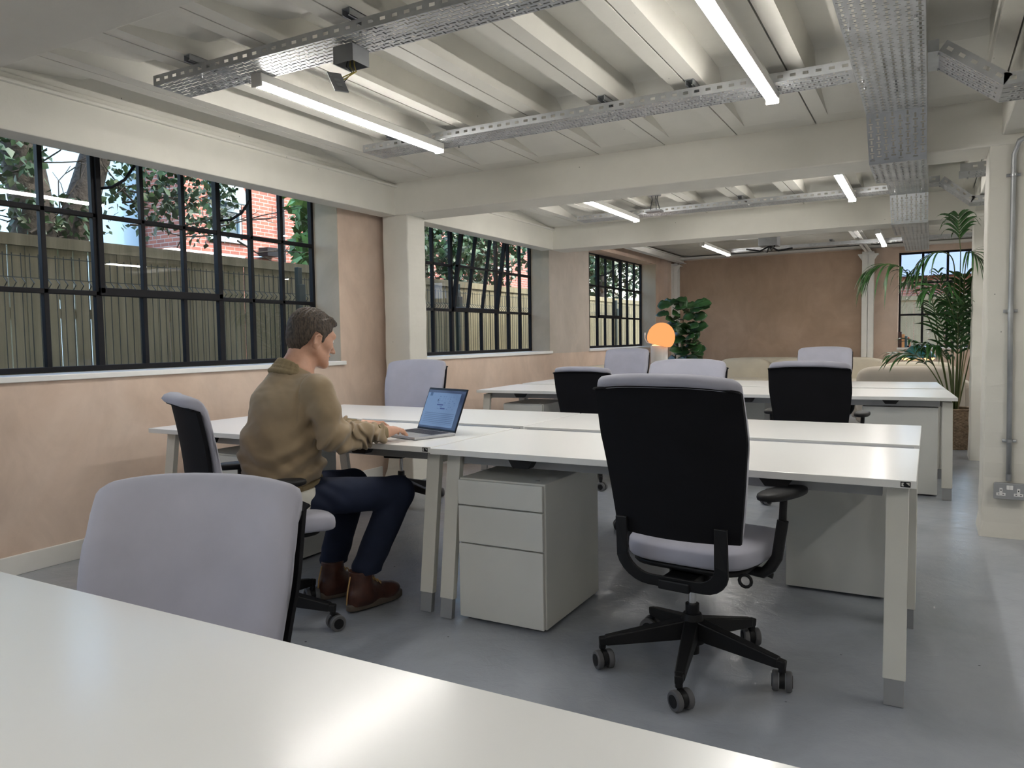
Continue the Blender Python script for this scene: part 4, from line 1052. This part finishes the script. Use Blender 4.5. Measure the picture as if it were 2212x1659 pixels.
# watch
w_ = np.array(ARMS[-1][2]); e_ = np.array(ARMS[-1][1]); ax = (w_-e_)/np.linalg.norm(w_-e_)
c = w_+ax*.022; Mw = Vector(ax).to_track_quat('Z','Y').to_matrix()
m = MB(); m.lathe([(.0295,-.007),(.0315,-.007),(.0315,.007),(.0295,.007),(.0295,-.007)], c=Vector(c), n=28, M=Mw)
wo = m.build('wristwatch', MAT['gold'], person, smooth=True, angle=40)
MB().tube([Vector(c)+Vector((0,0,.028)),Vector(c)+Vector((0,0,.036))],.015,20).build('watch_face', MAT['sill'], wo, smooth=True, angle=40)

# ------------------------------------------------------------------ leaves
def leaf_cloud(name, mat, parent, blobs, n, size, seed, fold=.25, kind=None, quad=False):
    """blobs: (cx,cy,cz,rx,ry,rz) ; folded pointed leaves scattered near the blob surfaces"""
    rg = np.random.default_rng(seed); B_ = np.array(blobs, float); wgt = B_[:,3]*B_[:,4]*B_[:,5]; idx = rg.choice(len(B_), n, p=wgt/wgt.sum())
    d = rg.normal(size=(n,3)); d /= np.linalg.norm(d,axis=1)[:,None]
    P = B_[idx,:3]+d*B_[idx,3:]*(rg.random(n)**.4)[:,None]
    a = rg.normal(size=(n,3)); a[:,2] -= .5; a /= np.linalg.norm(a,axis=1)[:,None]
    b = np.cross(a, rg.normal(size=(n,3))); b /= np.linalg.norm(b,axis=1)[:,None]; c = np.cross(a,b)
    s = size*(.6+.8*rg.random(n))[:,None]; w = s*.33
    V = np.stack([P, P+a*s*.35+b*w-c*s*fold*.3, P+a*s, P+a*s*.35-b*w-c*s*fold*.3], 1).reshape(-1,3)
    me = bpy.data.meshes.new(name); me.vertices.add(len(V)); me.vertices.foreach_set('co', V.astype(np.float32).ravel())
    k = np.arange(n)*4; T = np.stack([k,k+1,k+2,k,k+2,k+3],1).reshape(-1)
    me.loops.add(len(T)); me.loops.foreach_set('vertex_index', T.astype(np.int32)); me.polygons.add(n*2)
    me.polygons.foreach_set('loop_start', np.arange(n*2)*3); me.polygons.foreach_set('loop_total', np.full(n*2,3)); me.update(calc_edges=True); me.materials.append(mat)
    o = bpy.data.objects.new(name, me); COL.objects.link(o)
    if parent: o.parent = parent
    return o
def branchy(m, p, d, L_, r, depth, rg):
    q = p+d*L_; m.tube([p,(p+q)/2+Vector((rg.uniform(-.04,.04),rg.uniform(-.04,.04),0)),q],[r,r*.85,r*.7],6,caps=False)
    if depth == 0: return
    for k in range(rg.choice((2,3))):
        nd = (d+Vector((rg.uniform(-.7,.7),rg.uniform(-.9,.9),rg.uniform(-.35,.5)))).normalized(); branchy(m, q, nd, L_*rg.uniform(.6,.85), r*.62, depth-1, rg)
def tree(label, trunks, blobs, n, size, mat, seed, cat='tree', name='garden_tree', twigs=0):
    root = thing(name, label, cat, (0,0,0)); rg = random.Random(seed)
    for pts, r0, r1 in trunks:
        m = MB(); k = len(pts)-1; m.tube(pts,[r0+(r1-r0)*i/k for i in range(k+1)],14,caps=False); m.build('trunk', MAT['bark'], root, smooth=True)
    if twigs:
        m = MB()
        for _ in range(twigs):
            b = rg.choice(blobs); p = Vector(b[:3])+Vector((rg.uniform(-.5,.5)*b[3],rg.uniform(-1,1)*b[4],rg.uniform(-1,0)*b[5])); branchy(m, p, Vector((rg.uniform(-.3,.3),rg.uniform(-1,1),rg.uniform(-.2,.8))).normalized(), .45, .012, 2, rg)
        m.build('twigs', MAT['bark'], root, fix=False)
    leaf_cloud('foliage', mat, root, blobs, n, size, seed)
    return root
# garden
g = struct(MB().box(-40,-20,-.12,-4.6,45,-.02).build('ground', MAT['earth']))
struct(MB().box(-4.5,13.6,-.12,30,45,-.02).build('ground', MAT['earth']))
def plank_fence(label, a, b, z1, n, lean=0, gaps=.006, seed=1):
    a = Vector(a); b = Vector(b); d = (b-a); Ln = d.length; d.normalize(); nn = Vector((-d.y,d.x,0)); rg = random.Random(seed)
    root = thing('wooden_fence', label, 'fence', (0,0,0)); m = MB(); w = Ln/n
    for i in range(n):
        t = .018; gp = gaps*rg.uniform(.2,1.9) if rg.random() < .8 else gaps*3.2; ja = rg.uniform(-.004,.004)
        p = a+d*(i*w+gp/2); q = a+d*((i+1)*w-gp/2); o_ = nn*ja
        m.add([p+o_,q+o_,q+o_+nn*t,p+o_+nn*t]+[v+Vector((0,0,z1-.05)) for v in (p+o_,q+o_,q+o_+nn*t,p+o_+nn*t)],[(0,3,2,1),(4,5,6,7),(0,1,5,4),(1,2,6,5),(2,3,7,6),(3,0,4,7)])
    m.build('fence_boards', MAT['fence'], root, fix=False)
    c = MB(); c.bar(a+Vector((0,0,z1-.045)), b+Vector((0,0,z1-.045)), .05,.09); c.build('fence_cap', MAT['fence'], root)
    c = MB()
    for z in (.35,1.45): c.bar(a-nn*.03*-1+Vector((0,0,z)), b+nn*.03+Vector((0,0,z)), .03,.08)
    c.build('fence_rail', MAT['fence'], root); return root
XF = -6.2
plank_fence('long weathered plank fence outside the side windows', (XF,-4,0),(XF,22,0), 2.06, 204, seed=3)
plank_fence('pale plank fence outside the back window', (-5.6,17.2,0),(9,17.2,0), 1.93, 110, seed=5)
# welded wire fence with V folds
root = thing('wire_fence', 'dark welded wire mesh fence standing in front of the plank fence', 'fence'); m = MB(); xw = XF+.28
zs_ = [0,.62,.65,.68,1.62,1.66,1.70,1.84,1.88]; xs_ = [0,0,.045,0,0,.045,0,0,.0]
for k in range(288):
    y = -2+k*.0635
    pts = [(xw+a,y,z) for a,z in zip(xs_,zs_)]
    for p,q in zip(pts[:-1],pts[1:]): m.bar(p,q,.005,.005,up=(0,1,0))
for z in (.62,.68,1.62,1.70,1.86): m.bar((xw+.003,-2,z),(xw+.003,16.3,z),.006,.006)
m.build('wires', MAT['wire'], root, fix=False)
for y in (-.6,2.72,6.0,9.1,12.2,15.3):
    p = MB(); p.box(xw+.01,y-.03,0,xw+.06,y+.03,1.98); p.build('fence_post', MAT['wire'], root, bevel=.004)
    MB().box(xw+.05,y-.045,1.62,xw+.09,y+.045,1.80).build('post_clamp', MAT['wire'], root, bevel=.004)
# brick house
root = thing('brick_house', 'red brick house with an open pale blue window beyond the fence', 'building')
XH = -12.0
m = MB(); m.box(XH-6,9.35,0,XH,9.95,5.5); m.box(XH-6,10.75,0,XH,24,5.5); m.box(XH-6,9.95,0,XH,10.75,3.22); m.box(XH-6,9.95,4.35,XH,10.75,5.5); m.box(XH-6,9.95,3.22,XH-.25,10.75,4.35)
m.build('brick_wall', MAT['brick'], root, fix=False)
wn = MB(); 
for (a,b,c,d) in ((9.95,10.0,3.22,4.35),(10.70,10.75,3.22,4.35),(9.95,10.75,3.22,3.27),(9.95,10.75,4.30,4.35),(9.95,10.75,3.76,3.83)): wn.box(XH-.10,a,c,XH-.02,b,d)
wo = wn.build('house_window', MAT['bluewin'], root); MB().box(XH-.09,10.0,3.27,XH-.07,10.70,3.77).build('pane', MAT['darkpane'], wo); MB().box(XH-.09,10.0,3.83,XH-.07,10.70,4.30).build('pane', MAT['darkpane'], wo)
ss = MB(); ss.box(-.02,-.36,-.55,.02,.36,0); s_ = ss.build('open_sash', MAT['palepane'], wo); s_.location = (XH+.02,10.35,4.33); s_.rotation_euler = (0,R(-32),0)
MB().box(XH-.05,9.9,3.15,XH+.06,10.8,3.22).build('window_ledge', MAT['bluewin'], wo)
MB().tube([(XH+.07,11.75,0),(XH+.07,11.75,5.5)],.05,10).build('drainpipe', MAT['blacksteel'], root, smooth=True, angle=40)
MB().box(XH,11.15,2.95,XH+.25,11.5,3.12).build('wall_lantern', MAT['blacksteel'], root)
MB().tube([(XH+.06,10.95,2.92),(XH+.06,11.7,2.98)],.015,6).build('pipe', MAT['bluewin'], root)
root = thing('rendered_house', 'pale blue rendered house wall behind the ivy-covered tree', 'building')
MB().box(-19,3.2,0,-13,9.3,5.5).build('house_wall', MAT['paleblue'], root)
m = MB().box(-13,5.4,3.0,-12.95,6.1,4.2).build('house_window', MAT['bluewin'], root)
root = thing('brick_building', 'red brick building with a slate roof seen through the back window', 'building')
MB().box(-8,24,0,12,28,2.75).build('brick_wall', MAT['brick'], root); MB().prism([(23.6,2.75),(28,2.75),(28,4.4)],'x',-8,12).build('roof', simple('blue_slate',(.10,.14,.22),.6), root)
# trees
tree('ivy-covered double trunk tree at the near end of the side windows', [([(-7.3,3.9,0),(-7.35,4.05,1.4),(-7.4,4.15,2.4),(-7.55,4.05,3.6),(-7.6,4.0,5)],.22,.15),([(-7.4,4.25,1.7),(-7.4,4.55,2.4),(-7.4,4.82,3.2),(-7.4,4.95,5)],.17,.12)],
     [(-7.1,3.5,2.9,.5,.6,.8),(-7.2,4.3,2.35,.35,.45,.35),(-7.3,5.25,2.9,.5,.50,.60),(-7.3,5.9,2.75,.4,.55,.45),(-7.2,3.0,3.4,.5,.6,.5),(-7.5,6.3,3.15,.3,.35,.3),(-7.3,5.4,3.5,.4,.5,.3)], 3000, .085, MAT['ivy'], 4, twigs=16)
tree('dark leafy bush hanging over the plank fence behind the second window', [([(-8.6,12.0,0),(-8.6,12.1,4)],.12,.08),([(-8.3,10.8,0),(-8.4,11.0,4)],.07,.05)],
     [(-8.6,10.8,3.0,.9,1.3,1.0),(-8.4,12.8,2.9,.9,1.3,.9),(-8.6,14.3,3.2,.9,1.2,1.1)], 5200, .13, MAT['darkleaf'], 9, twigs=8)
tree('light green leafy tree beside the right end of the first window', [([(-7.6,8.45,0),(-7.6,8.5,3.8)],.06,.04)],
     [(-7.6,8.35,2.45,.45,.55,.55),(-7.7,8.5,3.1,.5,.6,.5),(-7.4,7.75,3.25,.3,.4,.18)], 2000, .16, MAT['lushleaf'], 12, twigs=5)
tree('sunlit tree outside the lounge window', [([(-7.4,17.8,0),(-7.6,18.6,1.6),(-7.9,19.6,3.4)],.13,.09)],
     [(-8,17.4,3.3,1.1,1.6,1.1),(-8,20.0,3.4,1.2,2.2,1.3)], 3800, .15, MAT['darkleaf'], 15, twigs=6)
# unseen upper-storey block added to shade the garden; overhangs part of the lounge
struct(MB().box(-4.6,YB0-.2,2.80,XR+.2,10.6,5.2).build('wall_upper_shade_block', MAT['brick'], fix=False))

# ------------------------------------------------------------------ lounge
def sbox(name, lab_parent, c, r, mat, e=.28, e2=.28, fn=None): return MB().sell(c, r, e, e2, 40, 18, fn).build(name, mat, lab_parent, smooth=True)
root = thing('sofa', 'long low cream sofa along the back wall of the lounge', 'sofa', (-1.84,12.62,0))
sbox('sofa_base', root, (0,0,.21), (1.26,.48,.19), MAT['sofa']); sbox('backrest', root, (0,.38,.50), (1.28,.13,.325), MAT['sofa'])
for k,(x,t) in enumerate(((-.84,0),(0,.06),(.84,-.04))): sbox('back_cushion', root, (x,.17,.60), (.425,.12,.225), MAT['sofa'], .5,.4, fn=lambda q,t=t: Vector((q.x,q.y,q.z*(1-.10*abs(q.x/.44)**2)+t*.2*q.x)))
for x in (-.84,0,.84): sbox('seat_cushion', root, (x,-.08,.43), (.42,.38,.08), MAT['sofa'], .4,.3)
root = thing('sofa', 'cream sofa section under the lounge window by the orange lamp', 'sofa', (-3.74,9.62,0))
sbox('sofa_base', root, (0,0,.21), (.36,.55,.19), MAT['sofa']); sbox('backrest', root, (-.23,0,.50), (.12,.55,.31), MAT['sofa'])
root = thing('sofa', 'taupe sofa with its rounded back to the desks beside the palm', 'sofa', (-.22,10.95,0))
sbox('sofa_base', root, (0,.05,.22), (.62,.45,.20), MAT['sofagrey']); sbox('backrest', root, (0,-.33,.44), (.60,.14,.335), MAT['sofagrey'], .35,.3)
sbox('back_cushion', root, (.10,-.10,.60), (.42,.13,.225), MAT['sofa'], .45,.4)
for s in (-1,1): sbox('armrest', root, (s*.56,.05,.34), (.11,.42,.24), MAT['sofagrey'])
# orange lamp
root = thing('lamp', 'glowing orange dome lamp on a white cylinder body', 'lamp', (-3.42,10.6,0))
for z0,z1 in ((0,.38),(.384,.80),(.804,1.06)):
    MB().lathe([(0,z0),(.118,z0),(.122,z0+.006),(.122,z1-.006),(.118,z1),(0,z1)], n=40).build('lamp_body', MAT['whitepaint'], root, smooth=True, angle=40)
Md = Matrix.Rotation(R(14),3,'Y')
prof = [(.150,-.01),(.178,.01),(.194,.06),(.197,.11),(.186,.17),(.158,.225),(.118,.27),(.07,.298),(.03,.308),(.001,.310)]
MB().lathe(prof, c=(.01,-.02,1.085), n=44, M=Md).build('dome', MAT['lampdome'], root, smooth=True)
MB().tube([(-.06,-.1,1.085),(-.17,-.05,1.11),(-.215,0,1.17),(-.22,.02,1.25)],.008,8).build('dome_bracket', MAT['whitepaint'], root, smooth=True)
MB().lathe([(.0,1.05),(.10,1.055),(.105,1.075),(0,1.08)], n=24).build('lamp_holder', MAT['lampinner'], root)
# table lamp
root = thing('lamp', 'table lamp with a teal shade behind the taupe sofa', 'lamp', (-.15,12.35,0))
MB().lathe([(.235,.835),(.215,.87),(.15,.94),(.095,1.0),(.06,1.01),(.0,1.012)], n=36).build('lamp_shade', MAT['teal'], root, smooth=True)
MB().lathe([(0,.80),(.19,.80),(.215,.822),(.2,.835),(0,.835)], n=36).build('diffuser', MAT['lampinner'], root, smooth=True)
MB().tube([(0,0,.42),(0,0,.81)],.018,12).build('lamp_stem', MAT['chrome'], root)
root2 = thing('side_table', 'small side table holding the teal table lamp', 'table', (-.15,12.35,0)); MB().lathe([(0,.395),(.22,.395),(.22,.42),(0,.42)], n=32).build('tabletop', MAT['whitepaint'], root2); MB().tube([(0,0,0),(0,0,.40)],.03,12).build('table_stem', MAT['whitepaint'], root2)
# books on the back sill
bx = wx0+.012
for w_,h_,c,ln,nm_ in ((.042,.245,(.055,.02,.018),0,'tall dark maroon book at the end of the row on the back window sill'),(.040,.205,(.72,.38,.17),0,'orange-tan book on the back window sill'),(.032,.175,(.05,.12,.17),0,'blue book on the back window sill beside the orange-tan one'),(.022,.165,(.55,.20,.12),.16,'thin red book leaning on the back window sill')):
    r_ = thing('book', nm_, 'book', (bx+w_/2+(.03 if ln else 0),YB1+.01,wz0+.004), group='books on the back window sill')
    m = MB(); m.box(-w_/2,-.02,0,-w_/2+.004,.10,h_); m.box(w_/2-.004,-.02,0,w_/2,.10,h_); m.box(-w_/2,-.022,0,w_/2,-.018,h_); m.build('cover', simple('book_cover',c,.5), r_)
    MB().box(-w_/2+.004,-.018,.004,w_/2-.004,.097,h_-.004).build('pages', MAT['shirt'], r_)
    r_.rotation_euler = (0,ln*-1,0); bx += w_+.002
# fiddle leaf fig
root = thing('fiddle_leaf_fig', 'fiddle leaf fig with big glossy leaves behind the orange lamp', 'plant', (-3.42,11.75,0))
MB().lathe([(0,0),(.14,0),(.17,.30),(.165,.32),(.15,.32),(.145,.28),(0,.28)], n=28).build('pot', MAT['whitepaint'], root, smooth=True, angle=40)
stems = [[(0,0,.28),(.03,0,.7),(-.02,.03,1.1),(.02,0,1.45)],[(.02,.02,.28),(.12,.04,.7),(.22,.0,1.1),(.25,.02,1.38)],[(-.02,0,.28),(-.08,.0,.6),(-.12,.02,.95)]]
for s_ in stems: MB().tube(s_,[.013,.011,.009,.006][:len(s_)],8).build('stem', MAT['bark'], root, smooth=True)
def big_leaf(root, p, ax, nrm, ln, wd_f, mat, nme='leaf'):
    ax = Vector(ax).normalized(); nrm = Vector(nrm); nrm = (nrm-ax*nrm.dot(ax)).normalized(); sd = ax.cross(nrm); rows = []
    prof = (0,.28,.42,.40,.44,.52,.50,.34,.06); n = len(prof)
    for i,wv in enumerate(prof):
        t = i/(n-1); cpos = Vector(p)+ax*ln*t-nrm*ln*.22*t*t; ww = wv*ln*wd_f; rip = .018*math.sin(t*22)
        rows.append([tuple(cpos+sd*ww*s_+nrm*(abs(s_)*ww*.28+rip*abs(s_)*ln)) for s_ in (-1,-.6,0,.6,1)])
    m = MB(); m.grid(rows); return m.build(nme, mat, root, smooth=True, fix=False, solid=.0015)
rg = random.Random(21)
leaves = [(1441,655,.24),(1456,652,.22),(1431,678,.22),(1470,646,.22),(1476,657,.2),(1494,660,.22),(1513,656,.27),(1463,667,.2),(1483,672,.24),(1503,680,.25),(1511,684,.22),(1478,687,.24),(1460,685,.22),(1510,707,.27),(1476,712,.25),(1488,716,.24),(1500,712,.24),(1467,733,.26),(1492,741,.25),(1476,746,.25),(1507,753,.2),(1456,748,.22),(1471,759,.25),(1484,767,.25),(1507,768,.24),(1447,776,.24),(1466,776,.24),(1492,776,.24),(1452,700,.22),(1498,698,.22),(1470,700,.24),(1450,690,.22),(1466,655,.2),(1486,684,.2),(1504,668,.2),(1480,738,.24),(1496,755,.24),(1462,738,.22),(1474,722,.22),(1500,720,.22),(1518,662,.2),(1487,728,.24),(1500,730,.2),(1462,720,.22)]
C0 = Vector((0,0,CAMZ)); Minv = M
for u,v,s_ in leaves+[(u+rg.uniform(-9,9),v+rg.uniform(-9,9),s_*.9) for u,v,s_ in leaves[::2]]:
    yy_ = 11.75+rg.uniform(-.22,.22); ry = Minv @ Vector((u-WPX/2, HPX/2-v, -F)); P_ = C0+ry*((yy_)/ry.y)
    hub_ = Vector((-3.42+rg.uniform(-.1,.15),11.75,P_.z-.05)); out = P_-hub_; out.z = rg.uniform(-.05,.35)*max(.12,out.length); out.normalize()
    big_leaf(root, Vector(P_)-out*s_*.5-Vector(root.location), out, Vector((rg.uniform(-.8,.8),-1,rg.uniform(.2,1.5))), s_*1.0, .74, MAT['leafdark'])
root['kind'] = 'thing'
# kentia palm in a wicker basket
PX, PY = .23, 8.98
root = thing('wicker_basket', 'round woven wicker basket on the floor holding the tall palm', 'basket', (PX,PY,0))
m = MB(); nb_ = 48; rows = []
for i in range(57):
    z = .40*i/56; rr = .165+.03*min(1,z/.3)-.012*max(0,(z-.33)/.07)
    row = []
    for k in range(97):
        a = 2*math.pi*k/96; bmp = .0075*math.cos(k*math.pi/2+ (math.pi if (i//2)%2 else 0))+.0035*math.sin(i*math.pi/1.0+.5)
        row.append((math.cos(a)*(rr+bmp),math.sin(a)*(rr+bmp),z))
    rows.append(row)
m.grid(rows); m.build('basket_body', MAT['wicker'], root, smooth=True, solid=.004)
MB().tube([(math.cos(a)*.185,math.sin(a)*.185,.405) for a in np.linspace(0,2*math.pi,33)],.011,8,caps=False).build('rim', MAT['wicker'], root, smooth=True)
for s_ in (-1,1): MB().tube([(s_*.18,-.05,.38),(s_*.19,-.04,.47),(s_*.19,.04,.47),(s_*.18,.05,.38)],.009,8).build('handle', MAT['wicker'], root, smooth=True)
MB().lathe([(0,.35),(.165,.35)], n=24).build('soil', MAT['earth'], root)
root = thing('kentia_palm', 'tall kentia palm with arching fronds beside the aisle pillars', 'plant', (PX,PY,.36))
def frond(ctrl, lf, mat, seed, dens, start, droop=.6, upw=.12, wid=1.0, spread=.72):
    """ctrl: world (x,y,z) points the rachis passes through"""
    rg = random.Random(seed); W_ = []
    for c in ctrl:                        # the crown leans towards the room, in front of the cross beam
        y2 = c[1]-1.0*min(1,max(0,(c[2]-1.0)/1.15)); k_ = y2/c[1]; W_.append(Vector((c[0]*k_,y2,CAMZ+(c[2]-CAMZ)*k_))-Vector((PX,PY,.36)))
    W_ = [W_[0]*2-W_[1]]+W_+[W_[-1]*2-W_[-2]]; pts = []
    for k in range(1,len(W_)-2):
        for j in range(8):
            t = j/8; a,b,c,d = W_[k-1:k+3]; pts.append(.5*((2*b)+(c-a)*t+(2*a-5*b+4*c-d)*t*t+(3*b-a-3*c+d)*t**3))
    pts.append(W_[-2]); N_ = len(pts)-1
    fo = MB(); fo.tube(pts,[.008*(1-.75*i/N_) for i in range(N_+1)],6); fr_ = fo.build('frond', MAT['stem'] if mat is MAT['palm'] else MAT['palmdry'], root, smooth=True)
    m = MB()
    for k in range(dens):
        t = start+(1-start)*(k+.5)/dens; i = min(N_-1,int(t*N_)); q = pts[i].lerp(pts[i+1], t*N_-i); tg = (pts[i+1]-pts[i]).normalized()
        side = tg.cross(Vector((0,-.3,1))); side = side.normalized() if side.length > .15 else Vector((1,0,0))
        ll = lf*(.50+.75*math.sin(math.pi*min(1,(t-start)/(1-start)*.80+.15)))*rg.uniform(.85,1.15)
        for s_ in (-1,1):
            dv = (side*s_*spread*rg.uniform(.8,1.2)+tg*.70+Vector((rg.uniform(-.22,.22),rg.uniform(-.3,.3),upw+rg.uniform(-.12,.12)))).normalized(); w0 = .0105*lf/.30*wid; prev = []; dr = droop*rg.uniform(.75,1.25)
            nrm_ = tg.cross(dv).normalized(); wd2 = dv.cross(nrm_).normalized()
            for j in range(8):
                u_ = j/7; pp = q+dv*ll*u_*(1-.25*dr*u_*u_)-Vector((0,0,1))*ll*dr*u_**2.3; wv = w0*(.30+1.0*math.sin(math.pi*min(1,u_*.90+.10)))*(1 if u_ < .99 else .05)
                prev.append([tuple(pp-wd2*wv),tuple(pp+nrm_*.25*wv),tuple(pp+wd2*wv)])
            m.grid(prev)
    m.build('leaflets', mat, fr_, smooth=True, fix=False); return fr_
G_, D_ = MAT['palm'], MAT['palmdry']
fr_list = [
 ([(.23,8.98,.4),(.25,8.95,1.2),(.255,8.9,1.9),(.245,8.88,2.10),(.225,8.86,2.36)], .26, G_, 9, .76, .60,.60,.95,.80),
 ([(.20,8.95,.4),(.06,8.9,1.1),(-.11,8.85,1.55),(-.24,8.8,1.83),(-.42,8.75,1.90),(-.60,8.7,1.83)], .27, G_, 17, .52, .85,.0,.8,.6),
 ([(.22,8.95,.4),(.20,8.9,1.3),(.20,8.85,1.85),(.10,8.8,1.99),(-.05,8.75,1.95),(-.16,8.7,1.82)], .24, G_, 13, .62, .9,.05,.8,.6),
 ([(.26,9.0,.4),(.28,8.95,1.3),(.30,8.9,1.85),(.34,8.85,1.98),(.40,8.8,1.92)], .24, G_, 11, .66, .8,.1,.8,.6),
 ([(.20,9.0,.4),(.10,9.1,1.0),(.02,9.2,1.5),(-.06,9.3,1.75),(-.18,9.35,1.78)], .26, G_, 13, .52, .7,.1,.9,.6),
 ([(.25,8.95,.4),(.24,8.8,1.0),(.18,8.65,1.42),(.08,8.5,1.62),(-.06,8.4,1.60)], .28, G_, 14, .50, .6,.2,1.1,.65),
 ([(.24,9.0,.4),(.28,9.0,.9),(.30,9.0,1.4),(.30,9.0,1.75)], .30, G_, 13, .50, .35,.3,1.5,.7),
 ([(.22,8.95,.4),(.16,8.85,.9),(.10,8.8,1.25),(.02,8.75,1.48)], .30, G_, 13, .42, .4,.3,1.2,.7),
 ([(.24,8.95,.4),(.24,8.8,.85),(.24,8.7,1.2),(.22,8.62,1.5)], .30, G_, 13, .42, .4,.25,1.2,.75),
 ([(.26,9.0,.4),(.34,8.95,.85),(.40,8.92,1.2),(.42,8.9,1.5)], .26, G_, 12, .45, .5,.2,1.1,.6),
 ([(.20,8.95,.4),(.08,8.85,.75),(-.04,8.78,1.0),(-.18,8.7,1.12)], .28, G_, 13, .42, .5,.2,1.1,.65),
 ([(.20,8.95,.4),(.06,8.9,.72),(-.12,8.85,.95),(-.34,8.8,.98)], .25, G_, 12, .48, .5,.05,1.0,.55),
 ([(.22,8.95,.4),(.18,8.75,.8),(.10,8.6,1.02),(-.04,8.5,1.08)], .26, G_, 12, .45, .6,.1,1.1,.6),
 ([(.26,8.95,.4),(.30,8.8,.85),(.36,8.72,1.15),(.43,8.66,1.22),(.50,8.62,1.16)], .20, D_, 9, .60, .95,.0,1.1,.55),
 ([(.25,9.0,.4),(.30,9.1,.9),(.34,9.2,1.3),(.38,9.25,1.6)], .28, G_, 12, .45, .5,.2,1.1,.65),
 ([(.22,9.0,.4),(.20,9.15,1.0),(.14,9.3,1.5),(.06,9.4,1.85)], .26, G_, 12, .5, .6,.2,.9,.65),
]
for k,(c_,lf,mt,dn,st,dr,up_,wi,sp_) in enumerate(fr_list): frond(c_,lf,mt,k+3,dn,st,dr,up_,wi,sp_)

# ------------------------------------------------------------------ light
wd_ = bpy.data.worlds.new('world'); SC.world = wd_; wd_.use_nodes = True; nt = wd_.node_tree; bg = nt.nodes['Background']
sk = nt.nodes.new('ShaderNodeTexSky'); sk.sky_type = 'NISHITA'; sk.sun_disc = False; sk.sun_elevation = R(48); sk.sun_rotation = R(60); sk.altitude = 50; sk.air_density = 1.2; sk.dust_density = 2.5
L(nt, sk.outputs[0], bg.inputs[0]); bg.inputs[1].default_value = .40
sun = bpy.data.lights.new('sun','SUN'); sun.energy = 1.1; sun.angle = R(.6); sun.color = (1,.93,.80)
so = bpy.data.objects.new('sun', sun); COL.objects.link(so); so.rotation_euler = Vector((-.60,-.28,-.95)).to_track_quat('-Z','Y').to_euler()
vs_ = SC.view_settings; vs_.view_transform = 'Standard'; vs_.look = 'None'; vs_.gamma = 1; vs_.exposure = 1.40; vs_.use_curve_mapping = False
SC.cycles.use_denoising = True; SC.cycles.max_bounces = 6; SC.cycles.diffuse_bounces = 3; SC.cycles.glossy_bounces = 3; SC.cycles.adaptive_threshold = .1; SC.cycles.transparent_max_bounces = 24; SC.cycles.sample_clamp_indirect = 6
SC.cycles.caustics_reflective = False; SC.cycles.caustics_refractive = False
